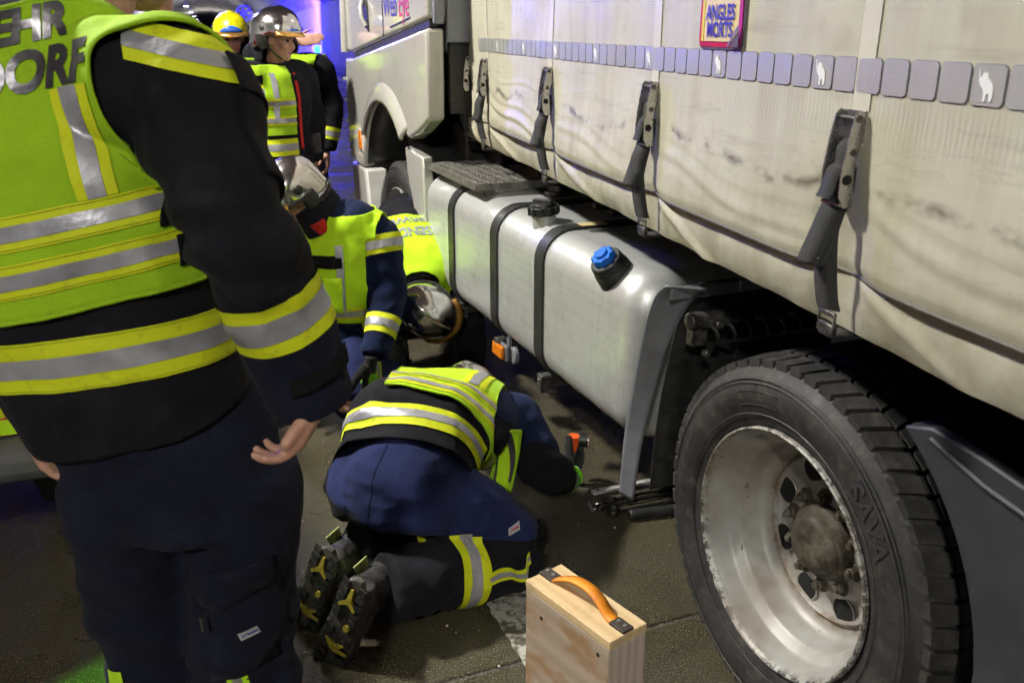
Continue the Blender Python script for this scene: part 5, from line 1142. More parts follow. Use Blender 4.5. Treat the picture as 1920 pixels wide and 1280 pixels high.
decal(p1, tgt, 'shin_patch', 0.040, 0.20, (-0.775, 1.1, 0.385), (0.93, 0, .30), (0.02, 0, 1), (0.1, 1, 0), 'hivis_bright', 0.005)
zp = B().tube([(-0.535, 1.317, 0.66), (-0.533, 1.315, 0.635)], 0.003, 6); p1.raw('zip_puller', zp, 'worn_steel')
# left sleeve band and boots
band3(p1, W1['jacket'], 'sleeve_band', [], -0.10, -0.02, -0.078, -0.042, wrL, (wrL - elL), 0.004, lambda p: (p - wrL).length < 0.16 and p.x < -0.865)
for an in (V((-0.465, 1.46, 0.11)), V((-0.745, 1.54, 0.11))): boot(p1, an, (-0.1, 1, 0), (0, 0, 1))
# ---- 2: kneeling firefighter bent under the lorry, seen from behind
base7 = (-0.25, 2.45, 0.0)
pel, wai, che, upp, nec = V((-0.335, 2.42, 0.345)), V((-0.300, 2.585, 0.430)), V((-0.215, 2.78, 0.400)), V((-0.160, 2.93, 0.335)), V((-0.155, 3.02, 0.300))
lp7 = V((0.93, -0.35, 0.0)).normalized(); lc7 = V((0.97, -0.20, -0.14)).normalized()
shR, elR, wrR = V((0.000, 2.84, 0.350)), V((0.105, 2.74, 0.215)), V((0.180, 2.90, 0.085))
shL, elL, wrL = V((-0.385, 2.95, 0.33)), V((-0.47, 3.05, 0.14)), V((-0.30, 3.18, 0.06))
hipR, knR, anR = pel + lp7 * 0.105 + V((0.0, 0.02, -0.03)), V((0.005, 2.395, 0.100)), V((-0.395, 2.13, 0.150))
hipL, knL, anL = pel - lp7 * 0.105 + V((0.0, 0.02, -0.03)), V((-0.175, 2.585, 0.095)), V((-0.50, 2.285, 0.150))
hd = V((-0.165, 3.115, 0.275))
hR, tR = hand_parts(V((0.212, 2.935, 0.090)), (0.36, 0.80, 0.28), (-0.75, 0.30, 0.05), (-0.3, -0.1, 0.92), (0.70, 0.75, 0.8, 0.85), 0.10, 1.15, 0.5, 1.3)
hL, tL = hand_parts(V((-0.28, 3.20, 0.055)), (0.8, 0.5, -0.1), (0, 0, -1), (0.3, 0.9, 0), (0.2,) * 4, 0.1, 1.05, 0.2, 1.2)
hp, HP, _ = head_parts(hd, (0.15, 0.45, -0.88), (0.05, 0.88, 0.45))
body = [limb([(pel, .12, .09), (wai, .13, .09), (che, .14, .09), (upp, .13, .08), (nec, .06, .06), (hd, .06, .06)], 20, 4, tuple(lc7)), limb([(upp, .06), (shR, .06), (elR, .04), (wrR, .027)], 14, 4), limb([(upp, .06), (shL, .06), (elL, .04), (wrL, .027)], 14, 4),
        limb([(pel, .07), (hipR, .08), (knR, .05), (lerp(knR, anR, .5), .05), (lerp(knR, anR, .8), .036)], 14, 4), limb([(pel, .07), (hipL, .08), (knL, .05), (lerp(knL, anL, .5), .05), (lerp(knL, anL, .8), .036)], 14, 4)]
p7 = Person(base7, 'kneeling firefighter in blue trousers bent down beside the wheel', hp, 0.012, 3, body)
jt = [limb([(pel - V((0.02, 0.06, 0.0)), .200, .150), (lerp(pel, wai, .45), .215, .155), (wai, .220, .150), (lerp(wai, che, .5), .228, .150), (che, .232, .140), (upp, .205, .125), (nec, .12, .10)], 40, 6, [tuple(lp7)] * 2 + [tuple(lc7)] * 5, 2.2),
      limb([(lerp(upp, shR, .4), .10), (shR, .094), (lerp(shR, elR, .5), .082, .084), (elR, .080), (lerp(elR, wrR, .5), .070), (wrR, .058), (wrR + (wrR - elR) * .1, .056)], 28, 6),
      limb([(lerp(upp, shL, .4), .10), (shL, .098), (elL, .085), (wrL, .062)], 20, 6)]
jk = voxel(jt, 0.009, 9); ra = (elR - shR).normalized(); rb_ = (wrR - elR).normalized()
ub = V((0.12, 0.90, 0.42)).normalized()                  # up the spine at the waist
folds(jk, 0.008, 6.5, 41, (1, 1, 1), [(elR, ra, 0.006, 75, .10), (shR, lc7, 0.006, 60, .12), (lerp(pel, wai, .4), ub, 0.006, 60, .2)], 0.0008)
hem_o = lerp(pel, wai, 0.10); jk = cut(jk, [(hem_o, -ub), (wrR - rb_ * 0.012, rb_)])
p7.mesh('jacket', jk, 'dark_jacket', solid=0.006); p7.mesh('sleeve', cut(jk, [(shR - lc7 * 0.05, -lc7), (shR + V((0, -.14, 0)), (0, -1, -.6))], 0.0025), 'blue_sleeve')
tors = lambda p: (p - wai).dot(lc7) < 0.235 and (p - wai).dot(lc7) > -0.30
bn7 = V((0.16, 0.86, 0.38)).normalized()
band3(p7, jk, 'waist_band', [(wai + lc7 * 0.255, lc7)], -0.020, 0.062, 0.008, 0.036, lerp(pel, wai, .52), bn7, 0.004, tors)
vn7 = V((0.22, 0.90, 0.20)).normalized()
vest = cut(jk, [(shR - lc7 * 0.035, V((0.98, -0.12, 0.0)).normalized()), (shL + lc7 * 0.03, (-1, 0.1, 0)), (wai - vn7 * 0.005, -vn7), (nec - V((0, 0.02, 0)), (0, 1, -0.3))], 0.013, 12)
folds(vest, 0.005, 7, 43, (1, 1, 1), [(shR - lc7 * .1, lc7, 0.005, 60, .12)], 0.0006)
vo = p7.mesh('vest', vest, 'hivis_bright', solid=0.005); binding(p7, vest, vo)
for z0 in (0.012, 0.075): band3(p7, vest, 'vest_band', [], z0, z0 + 0.050, z0 + 0.014, z0 + 0.032, wai, vn7, 0.003, None, vo)
vx = lc7; vc = lerp(che, shR, .45)
for w_, mt, of, nm in ((0.038, 'band_yellow', 0.003, 'stripe'), (0.016, 'band_silver', 0.0048, 'silver_strip')):
    p7.mesh(nm, cut(vest, [(vc + vx * w_, vx), (vc - vx * w_, -vx), (wai + vn7 * 0.130, -vn7), (wai + vn7 * 0.36, vn7), (che, (0, 0, -1))], of), mt, vo)
# loose front panel of the vest hanging at his right side, with its two stripes
def flap7(u, v):
    x = -0.075 + 0.095 * u - 0.030 * v + 0.018 * math.sin(v * 3); y = 2.640 + 0.030 * u + 0.02 * math.sin(v * 4) - 0.02 * v; z = 0.400 - 0.010 * u - 0.245 * v * (1 - 0.10 * u); return (x + 0.012 * math.sin(u * 9 + v * 3), y, z)
fo = p7.raw('vest_flap', B().grid(flap7, 14, 24), 'hivis_bright', None, 60, solid=0.006)
for u0 in (0.26, 0.60):
    p7.raw('flap_stripe', B().grid(lambda u, v: tuple(V(flap7(u0 + 0.11 * u, 0.04 + 0.72 * v)) + V((0.002, -0.008, 0.002))), 3, 22), 'letter_foil', fo, 60)
p7.raw('flap_edge', B().tube([tuple(V(flap7(a, b_)) + V((.003, -.003, 0))) for a, b_ in [(0, t) for t in np.linspace(1, 0, 14)] + [(t, 0) for t in np.linspace(0, 1, 8)] + [(1, t) for t in np.linspace(0, 1, 14)]], 0.005, 6), 'hivis', fo)
inarm = lambda p: (p - (elR + (wrR - elR) * max(0, min(1.3, (p - elR).dot(rb_) / (wrR - elR).length)))).length < 0.12
band3(p7, jk, 'sleeve_band', [], -0.068, -0.026, -0.052, -0.042, wrR, rb_, 0.006, inarm, None, True, 'glove_green')
tr = [limb([(wai - ub * 0.02, .185, .13), (lerp(pel, wai, .3), .200, .150), (pel - V((0.01, 0.04, 0.03)), .205, .155), (pel - V((0.02, 0.07, 0.10)), .18, .12)], 36, 5, tuple(lp7))]
for hi, kn, an in ((hipR, knR, anR), (hipL, knL, anL)):
    sd = (kn - an).normalized()
    tr.append(limb([(hi + V((-.02, -.02, .03)), .115), (hi, .125), (lerp(hi, kn, .5) + V((0.0, 0.0, 0.03)), .115), (kn + V((0.01, 0, 0.02)), .098)], 28, 6))
    tr.append(limb([(kn + sd * 0.05 + V((0, 0, .01)), .080), (kn, .100), (lerp(kn, an, .35), .100), (lerp(kn, an, .7), .098), (lerp(kn, an, .88), .096, .092)], 28, 6))
trm = voxel(tr, 0.010, 6); sR = (anR - knR).normalized(); sL = (anL - knL).normalized()
folds(trm, 0.009, 6, 47, (1, 1, 1), [(lerp(hipR, knR, .75), (knR - hipR), 0.008, 60, .12), (lerp(knR, anR, .6), sR, 0.006, 70, .13), (lerp(hipR, hipL, .5) + V((0, -.1, -.06)), (.3, 0, 1), 0.006, 50, .14)], 0.001)
trm = cut(trm, [(lerp(knR, anR, .86) if False else anR + V((-.03, -.03, 0)), V((-.8, -.55, 0)))])
p7.mesh('trousers', trm, 'navy', solid=0.004); p7.mesh('lower_leg_dark', cut(trm, [(V((0, 0, 0.205)), (0.22, 0.0, 0.97))], 0.0025), 'dark_jacket')  # trouser legs get a darker layer below a slightly tilted plane
rleg = lambda p: (p - (knR + sR * max(-.05, min(.5, (p - knR).dot(sR))))).length < 0.125 and (p - lerp(hipL, knL, .5)).length > .12
lleg = lambda p: (p - (knL + sL * max(-.05, min(.5, (p - knL).dot(sL))))).length < 0.125 and not rleg(p)
band3(p7, trm, 'leg_band', [], 0.150, 0.235, 0.176, 0.209, knR, sR, 0.007, rleg); band3(p7, trm, 'leg_band', [], 0.165, 0.245, 0.190, 0.220, knL, sL, 0.007, lleg)
# tape running from the leg band to the knee along the outer seam
sn = V((0.55, -0.83, 0)).normalized()
wv = []
for t in np.linspace(0.005, 0.155, 16): wv.append(knR + sR * float(t) + sn * 0.3 + V((0, 0, 0.015 - 0.02 * math.sin(float(t) * 40) * (1 if t < .08 else .2) + (0.035 if t < 0.02 else 0))))
def tape(P, tgt, pts, wd, d, mat, lift, name, parent=None):
    me = bpy.data.meshes.new('q'); b = B(); m = len(pts); o = V((0, 0, 0))
    for i, p in enumerate(pts):
        for s_ in (-.5, 0, .5): b.v.append(tuple(p + V((0, 0, wd * s_))))
    b.f = [(3 * i + k, 3 * i + k + 1, 3 * i + 4 + k, 3 * i + 3 + k) for i in range(m - 1) for k in (0, 1)]; me.from_pydata(b.v, [], b.f)
    bm = bmesh.new(); bm.from_mesh(tgt); t = BVHTree.FromBMesh(bm); bm.free()
    for v_ in me.vertices:
        h = t.ray_cast(v_.co.copy(), V(d))
        if h[0] is not None: v_.co = h[0] - V(d) * lift
    return P.mesh(name, me, mat, parent)
to = tape(p7, trm, wv, 0.036, -sn, 'band_yellow', 0.007, 'seam_tape'); tape(p7, trm, wv, 0.014, -sn, 'band_silver', 0.0088, 'silver_strip', to)
lb = decal(p7, trm, 'label', 0.040, 0.020, (0.055, 2.0, 0.235), (0.95, -0.2, 0.18), (0, 0, 1), (-0.15, 1, 0), 'white_label', 0.005); me = text_mesh('XTREME', 0.0085, bold=0.0003, step=0); p7.mesh('lettering', project(me, trm, (0.056, 2.0, 0.232), (0.95, -.2, .18), (0, 0, 1), (-0.15, 1, 0), 0.0065), 'print_red', lb)
p7.raw('zip_puller', B().tube([(-0.135, 2.205, 0.285), (-0.128, 2.20, 0.265)], 0.0022, 6), 'bright_steel')
p7.mesh('trouser_seam', cut(trm, [(pel + lp7 * 0.002, lp7), (pel - lp7 * 0.002, -lp7), (V((0, 2.55, 0)), (0, 1, 0)), (V((0, 0, .22)), (0, 0, -1))], 0.0012), 'blue_sleeve')
for an, kn in ((anR, knR), (anL, knL)):
    e, Q = boot(p7, an, V((-0.34, -0.05, -0.94)), V((0.42, 0.90, -0.10)), 1.02)
    p7.raw('boot_tag', B().add([Q(-0.045, -.066, -.005), Q(-0.075, -.056, .03), Q(-.02, -.066, .085), Q(0.07, -.066, .075), Q(0.0, -.070, .045)], [(0, 1, 2, 3, 4)]), 'boot_patch', e, 0, solid=0.003)
gl, gm = glove(p7, hR, tR)
kn7 = V((0.212, 2.935, 0.090))
for i, t in enumerate(tR[:4]): p7.raw('knuckle_patch', B().add(*ball(lerp(kn7 + V((0.03, 0.085, 0.02 * (1.5 - i))), t, .35) + V((0.010, -0.004, 0.004)), (0.008, 0.016, 0.008), None, 10, 6)), 'glove_green', gl)
p7.raw('glove_cuff', B().add(*limb([(kn7 - V((.004, .045, -.012)), .046, .042), (kn7 + V((0.0, -.005, 0.002)), .042, .036)], 20, 3)), 'glove_green', gl)
p7.raw('glove_tab', B().add(*ball(kn7 + V((0.024, 0.02, 0.022)), (0.006, 0.016, 0.007), None, 10, 6)), 'white_label', gl)
glove(p7, hL, tL)
helmet(p7, hd + V((0, 0.01, 0.035)), (0.15, 0.50, -0.85), (0.05, 0.85, 0.50), badge=False)
# ---- generic clothed figure for the others
def figure(base, label, J, lat_p, lat_c, vx_=0.011, jacket='dark_jacket', trousers='navy', head=None, seed=1, hands=(), amp=0.005, k=1.0):
    hp, HP, _ = head_parts(J['head'], *head)
    body = [limb([(J['pel'], .12, .09), (J['wai'], .12, .09), (J['che'], .14, .09), (J['upp'], .13, .08), (J['nec'], .058, .058), (J['head'], .058, .058)], 18, 4, tuple(lat_c))]
    for s_ in 'RL':
        body.append(limb([(J['upp'], .06), (J['sh' + s_], .06), (J['el' + s_], .04), (J['wr' + s_], .027)], 12, 4)); body.append(limb([(J['pel'], .07), (J['hip' + s_], .075), (J['kn' + s_], .05), (lerp(J['kn' + s_], J['an' + s_], .85), .034)], 12, 4))
    P = Person(base, label, hp + [q for h in hands for q in h], 0.009, 2, body); P.HP = HP
    up = (J['che'] - J['wai']).normalized()
    jt = [limb([(J['pel'] - up * .07, .195, .155), (J['pel'] + up * .03, .195, .155), (J['wai'], .195, .145), (J['che'], .215, .150), (J['upp'], .200, .130), (lerp(J['upp'], J['nec'], .6), .13, .105), (J['nec'], .082, .082)], 32, 5, [tuple(lat_p)] * 2 + [tuple(lat_c)] * 5, 2.2)]
    for s_ in 'RL': jt.append(limb([(lerp(J['upp'], J['sh' + s_], .4), .095), (J['sh' + s_], .095), (lerp(J['sh' + s_], J['el' + s_], .5), .085), (J['el' + s_], .080), (J['wr' + s_], .062), (J['wr' + s_] + (J['wr' + s_] - J['el' + s_]) * .08, .060)], 22, 5))
    jk = voxel(jt, vx_, 6); folds(jk, amp, 7, seed, joints=[(J['elR'], J['wrR'] - J['shR'], .005, 70, .1), (J['elL'], J['wrL'] - J['shL'], .005, 70, .1)], fine=.0008)
    P.jk = cut(jk, [(J['pel'] - up * .05, -up)]); P.mesh('jacket', P.jk, jacket, solid=0.005)
    tr = [limb([(J['wai'], .175, .13), (J['pel'], .185, .145), (J['pel'] - up * .08, .17, .13)], 28, 5, tuple(lat_p))]
    for s_ in 'RL':
        h, n_, a_ = J['hip' + s_], J['kn' + s_], J['an' + s_]; tr.append(limb([(h, .112), (lerp(h, n_, .5), .104), (n_, .090)], 22, 5)); tr.append(limb([(n_, .090), (lerp(n_, a_, .5), .090), (a_, .085)], 22, 5))
    trm = voxel(tr, vx_ * 1.2, 5); folds(trm, .006, 6, seed + 5, fine=.0008); P.tr = trm; P.mesh('trousers', trm, trousers, solid=0.004)
    P.J = J; P.up = up; P.latc = lat_c; return P
def std_vest(P, hem, top=0.03, mat='hivis_bright', open_=None, armR=0.07, armL=0.07, bands=(0.05, 0.12), seed=3, extra=(), bpl=()):
    J, L = P.J, P.latc; up = P.up
    ls = (J['shR'] - J['shL']).normalized(); wdg = [[(J['shR'] - ls * armR, ls), (J['shR'] + up * 0.02, -up)], [(J['shL'] + ls * armL, -ls), (J['shL'] + up * 0.02, -up)]]
    pl_ = [(J['shR'] + ls * 0.02, ls), (J['shL'] - ls * 0.02, -ls), (J['wai'] + up * hem, -up), (J['nec'] - up * top, up)] + list(extra)
    v_ = cut(P.jk, pl_, 0.012, 4, open_, wdg); folds(v_, .004, 8, seed, fine=.0005); vo = P.mesh('vest', v_, mat, solid=0.005); P.vest = v_; P.vo = vo
    for z0 in bands: band3(P, v_, 'vest_band', bpl, z0, z0 + .055, z0 + .014, z0 + .040, J['wai'], up, .003, None, vo)
    return vo
# ---- 3: crouching firefighter with a chrome helmet, turned to the left
J = dict(pel=V((-0.74, 3.92, 0.30)), wai=V((-0.745, 3.92, 0.45)), che=V((-0.755, 3.90, 0.66)), upp=V((-0.765, 3.89, 0.79)), nec=V((-0.82, 3.86, 0.865)), head=V((-0.935, 3.83, 0.935)), shR=V((-0.96, 3.94, 0.76)), elR=V((-1.10, 3.80, 0.55)), wrR=V((-0.96, 3.62, 0.42)),
         shL=V((-0.580, 3.86, 0.755)), elL=V((-0.535, 3.80, 0.52)), wrL=V((-0.580, 3.62, 0.32)), hipR=V((-0.82, 3.94, 0.30)), knR=V((-1.00, 3.62, 0.33)), anR=V((-0.98, 3.70, 0.06)), hipL=V((-0.66, 3.86, 0.28)), knL=V((-0.70, 3.56, 0.10)), anL=V((-0.56, 3.98, 0.09)))
lat5 = V((0.80, -0.60, 0)).normalized(); lat5 = V((-0.97, 0.22, 0)).normalized()
p5 = figure((-0.8, 3.8, 0), 'crouching firefighter with chrome helmet and lime vest beside the tank', J, lat5, lat5, head=((-0.70, -0.30, -0.64), (-0.30, -0.25, 0.90)), seed=51, jacket='blue_sleeve')
std_vest(p5, -0.04, 0.0, bands=(-0.02,), armR=.05, armL=.02)
p5.raw('collar', B().add(*limb([(J['nec'] + V((0.02, 0.0, -.06)), .100, .095), (J['nec'] + V((-.01, -.01, .0)), .096, .090), (J['nec'] + V((-.045, -.02, .05)), .088, .084)], 24, 4)), 'dark_jacket')
helmet(p5, J['head'] + V((0.0, 0.0, 0.035)), (-0.70, -0.32, -0.62), (-0.42, -0.30, 0.85), badge=False)
ra5 = (J['wrL'] - J['elL']).normalized()
band3(p5, p5.jk, 'sleeve_band', [], -0.155, -0.065, -0.128, -0.092, J['wrL'], ra5, .004, lambda p: (p - J['wrL']).length < .22 and (p - (J['elL'] + ra5 * (p - J['elL']).dot(ra5))).length < .12)
sh5 = (J['elL'] - J['shL']).normalized(); band3(p5, p5.jk, 'shoulder_band', [], -0.01, 0.07, 0.014, 0.048, J['shL'], sh5, .004, lambda p: (p - J['shL']).length < .16 and (p - J['shL']).dot(V((.8, -.6, 0))) > 0.0)
decal(p5, p5.vest, 'chest_pocket', 0.15, 0.16, (-0.70, 3.4, 0.53), (0.93, 0.36, 0), (0, 0, 1), (-0.30, 0.95, 0), 'hivis_bright', 0.016, p5.vo, 0.014); decal(p5, p5.vest, 'black_panel', 0.16, 0.055, (-0.70, 3.4, 0.675), (0.93, 0.36, 0.08), (0, 0, 1), (-0.30, 0.95, 0), 'velcro', 0.010, p5.vo, 0.004)
decal(p5, p5.vest, 'silver_strip', 0.032, 0.30, (-0.625, 3.4, 0.60), (0.93, 0.36, 0), (0, 0, 1), (-0.30, 0.95, 0), 'band_silver', 0.010, p5.vo)
p5.raw('scarf', B().add(*limb([(J['nec'] + V((0.0, -.045, -.055)), .070, .045), (J['nec'] + V((-.02, -.065, -.015)), .062, .038)], 20, 4, (0.7, -0.7, 0))), 'red_cloth')
hg, tg = hand_parts(V((-0.595, 3.585, 0.29)), (-0.15, -0.10, -0.98), (-0.85, 0.2, 0.1), (-0.3, -0.9, 0.1), (0.3, .3, .35, .4), .08, 1.25, .4, 1.35); gl, _ = glove(p5, hg, tg)
p5.raw('glove_back', B().add(*ball(V((-0.600, 3.550, 0.215)), (0.040, 0.014, 0.036), None, 14, 8)), 'glove_green', gl)
for i in range(4): p5.raw('finger_stripe', B().tube([(-0.640 + 0.026 * i, 3.548, 0.165), (-0.648 + 0.026 * i, 3.545, 0.115)], 0.006, 8), 'glove_green', gl)
hg, tg = hand_parts(J['wrR'] + V((.02, -.03, -.02)), (0.5, -0.6, -0.5), (0, 0, -1), (-.5, -.5, 0), (0.4,) * 4, .08, 1.15, .4, 1.3); glove(p5, hg, tg)
sLg = (J['anL'] - J['knL']).normalized(); band3(p5, p5.tr, 'leg_band', [], 0.10, 0.18, 0.126, 0.156, J['knL'], sLg, .005, lambda p: (p - lerp(J['knL'], J['anL'], .35)).length < .16 and p.z < .24)
sRg = (J['anR'] - J['knR']).normalized(); band3(p5, p5.tr, 'leg_band', [], 0.08, 0.16, 0.106, 0.136, J['knR'], sRg, .005, lambda p: p.x < -0.86 and p.z < .33)
boot(p5, J['anR'] + V((0, 0, .06)), (-0.5, -0.85, 0), (0, 0, 1)); boot(p5, J['anL'] + V((0, 0, .05)), (0.1, 0.3, -0.95), J['knL'] - J['anL'])
# ---- 4: firefighter bent low by the tank, head towards the camera
J = dict(pel=V((-0.545, 4.90, 0.61)), wai=V((-0.535, 4.72, 0.60)), che=V((-0.500, 4.50, 0.54)), upp=V((-0.465, 4.32, 0.46)), nec=V((-0.435, 4.20, 0.42)), head=V((-0.405, 4.08, 0.36)), shR=V((-0.64, 4.30, 0.43)), elR=V((-0.70, 4.15, 0.22)), wrR=V((-0.58, 4.02, 0.08)),
         shL=V((-0.285, 4.36, 0.44)), elL=V((-0.20, 4.20, 0.22)), wrL=V((-0.20, 4.02, 0.08)), hipR=V((-0.64, 4.90, 0.56)), knR=V((-0.66, 4.74, 0.10)), anR=V((-0.66, 5.06, 0.09)), hipL=V((-0.45, 4.90, 0.56)), knL=V((-0.44, 4.74, 0.10)), anL=V((-0.45, 5.06, 0.09)))
lat6 = V((-1, -0.1, 0.05)).normalized()
p6 = figure((-0.5, 4.5, 0), 'firefighter bent double under the tank with chrome helmet towards the camera', J, lat6, lat6, head=((0.75, -0.15, -0.62), (-0.45, -0.72, 0.45)), seed=61)
u6 = p6.up; vo = std_vest(p6, 0.13, 0.01, bands=(), seed=9, armR=.05, armL=.05)
helmet(p6, V((-0.395, 4.03, 0.375)), (0.78, -0.10, -0.60), (-0.35, -0.80, 0.48), badge=False, trim='amber_visor')
sh6 = (J['elL'] - J['shL']).normalized(); band3(p6, p6.jk, 'shoulder_band', [(V((0, 0, .40)), (0, 0, -1))], -0.20, -0.125, -0.18, -0.145, J['shL'], V((0.45, -0.85, 0.1)).normalized(), .004, lambda p: (p - J['shL']).length < .30 and p.x > -0.42)
for txt, s0 in (('FEUERWEHR', 0.30), ('VÖSENDORF', 0.40)):
    me = text_mesh(txt, 0.085, bold=0.003, sx=0.85, step=0.02)
    pm = project(me, p6.vest, J['wai'] + u6 * s0 + V((-0.03, 0, .5)), (-0.93, -0.3, 0.05), (-0.25, 0.92, 0.3) if False else (0.28, -0.95, -0.1), (0, 0.25, -1), 0.004); pm_ = p6.mesh('lettering', pm, 'band_silver', vo)
hg, tg = hand_parts(J['wrL'], (0.2, -0.9, -0.1), (0, 0, -1), (-.9, 0, 0), (0.4,) * 4, .1, 1.15, .3, 1.3); glove(p6, hg, tg)
hg, tg = hand_parts(J['wrR'], (0.2, -0.9, -0.1), (0, 0, -1), (.9, 0, 0), (0.4,) * 4, .1, 1.15, .3, 1.3); glove(p6, hg, tg)
for s_ in 'RL': boot(p6, J['an' + s_] + V((0, .03, .06)), (0, 0.35, -0.93), J['kn' + s_] - J['an' + s_])
# ---- 5: chrome-helmeted firefighter further back, in profile with an open vest
def stand(x, y, h, lat, lean=0.0): 
    l = V(lat); z = V((0, 0, 1)); b_ = V((x, y, 0)); k = h / 1.75
    return dict(pel=b_ + z * .90 * k, wai=b_ + z * 1.06 * k, che=b_ + z * 1.28 * k, upp=b_ + z * 1.40 * k, nec=b_ + z * 1.48 * k, head=b_ + z * 1.60 * k, shR=b_ + l * .19 + z * 1.40 * k, elR=b_ + l * .25 + z * 1.12 * k, wrR=b_ + l * .24 + z * .88 * k, shL=b_ - l * .19 + z * 1.40 * k, elL=b_ - l * .25 + z * 1.12 * k, wrL=b_ - l * .24 + z * .88 * k,
                hipR=b_ + l * .10 + z * .86 * k, knR=b_ + l * .11 + z * .48 * k, anR=b_ + l * .12 + z * .09, hipL=b_ - l * .10 + z * .86 * k, knL=b_ - l * .11 + z * .48 * k, anL=b_ - l * .12 + z * .09)
lat3 = V((-0.66, -0.75, 0)).normalized(); f3 = V((0.75, -0.66, 0))
J = stand(-1.42, 5.66, 1.66, lat3); J['head'] = V((-1.375, 5.62, 1.545)); J['elR'] += V((-.02, .0, 0)); J['wrR'] += V((.03, -.08, 0))
h3 = [hand_parts(J['wrR'] + V((0, 0, -.03)), (0.15, -.2, -.95), (.8, 0, 0), (0, -.9, 0), (.3,) * 4)[0], hand_parts(J['wrL'] + V((0, 0, -.03)), (0.1, -.1, -.97), (-.8, 0, 0), (0, -.9, 0), (.4,) * 4)[0]]
p3 = figure((-1.42, 5.66, 0), 'standing firefighter with chrome helmet and open vest looking right', J, lat3, lat3, head=((0.93, -0.30, -0.12), (0.08, 0, 1)), seed=71, hands=h3)
std_vest(p3, 0.0, 0.0, open_=lambda p: (p - J['che']).dot(lat3) > -0.015 or (p - J['che']).dot(f3) < 0.02, bands=(0.06, 0.16), mat='hivis', armR=.03, bpl=[(J['che'] + f3 * 0.02, -f3)])
helmet(p3, J['head'] + V((-.012, 0, .045)), (0.95, -0.28, -0.06), (0.06, 0, 1))
band3(p3, p3.jk, 'waist_band', [], -0.12, -0.02, -0.09, -0.05, J['wai'], (0, 0, 1), .004, lambda p: (p - J['wai']).dot(lat3) > -.02 and (p - J['wai']).dot(lat3) < .2)
band3(p3, p3.jk, 'sleeve_band', [], -0.13, -0.05, -0.105, -0.07, J['wrR'], J['wrR'] - J['elR'], .004, lambda p: (p - J['wrR']).length < .2 and (p - J['wrR']).dot(lat3) > -.085)
band3(p3, p3.jk, 'shoulder_band', [], -0.035, 0.045, -0.015, 0.025, J['shR'] - V((0, 0, .03)), (-0.35, 0, -0.9), .004, lambda p: (p - J['shR']).dot(lat3) > -.04 and (p - J['shR']).length < .2)
decal(p3, p3.vest, 'stripe', 0.030, 0.26, J['che'] + lat3 * .105 + V((0, 0, .02)), -lat3, (0, 0, 1), -f3, 'band_silver', 0.005, p3.vo)
def seamline(P, tgt, o, z0, z1, d, mat, w_, name): return decal(P, tgt, name, w_, z1 - z0, V((o[0], o[1], (z0 + z1) / 2)), V(d).cross(V((0, 0, 1))).normalized(), (0, 0, 1), d, mat, 0.006)
seamline(p3, p3.jk, J['che'] - lat3 * .05 + f3 * .3, 0.92, 1.36, -f3, 'red_cloth', .022, 'jacket_zip')
p3.raw('collar', B().add(*limb([(J['nec'] + V((0, 0, -.05)), .088, .080), (J['nec'] + V((0.01, -.01, .02)), .086, .078)], 20, 3)), 'dark_jacket')
for s_ in 'RL': boot(p3, J['an' + s_] + V((0, 0, .02)), f3, (0, 0, 1))
p3.raw('radio', B().box(J['wai'] + f3 * .17 - lat3 * .14 + V((0, 0, -.06)), (.05, .04, .12)), 'black_plastic', bevel=.006)
# ---- 6: firefighter behind him, pointing to the right
lat4 = V((-0.95, 0.30, 0)).normalized(); J = stand(-1.475, 6.32, 1.70, lat4)
J['head'] = V((-1.52, 6.30, 1.575)); J['shL'] += V((.015, 0, 0)); J['elR'] = V((-1.60, 5.98, 1.46)); J['wrR'] = V((-1.385, 6.02, 1.530)); J['elL'] += V((.03, .0, 0)); J['wrL'] += V((0.0, -.05, 0))
h4 = [hand_parts(J['wrR'] + V((.03, 0, .003)), (0.97, 0.0, 0.12), (0, .9, -.2), (0, 0, 1), (.05, .08, .1, .15), .03)[0], hand_parts(J['wrL'] + V((0, 0, -.03)), (0.0, -.1, -.97), (-.8, 0, 0), (0, -.9, 0), (.4,) * 4)[0]]
p4 = figure((-1.50, 6.32, 0), 'firefighter half hidden behind another, pointing with an outstretched arm', J, lat4, lat4, head=((0.6, -0.8, 0), (0, 0, 1)), seed=81, hands=h4)
std_vest(p4, 0.0, 0.0, bands=(0.06, 0.14), mat='hivis', armL=.035)
helmet(p4, J['head'] + V((0, 0, .04)), (0.6, -0.8, 0), (0, 0, 1))
decal(p4, p4.vest, 'stripe', 0.040, 0.26, J['che'] - lat4 * .105 + V((0, -.5, .03)), -lat4, (0, 0, 1), (0.1, 1, 0), 'band_silver', 0.005, p4.vo)
band3(p4, p4.jk, 'sleeve_band', [], -0.13, -0.05, -0.105, -0.07, J['wrL'], J['wrL'] - J['elL'], .004, lambda p: (p - J['wrL']).length < .2 and (p - J['wrL']).dot(lat4) < .085)
for s_ in 'RL': boot(p4, J['an' + s_] + V((0, 0, .02)), (0.3, -.95, 0), (0, 0, 1))
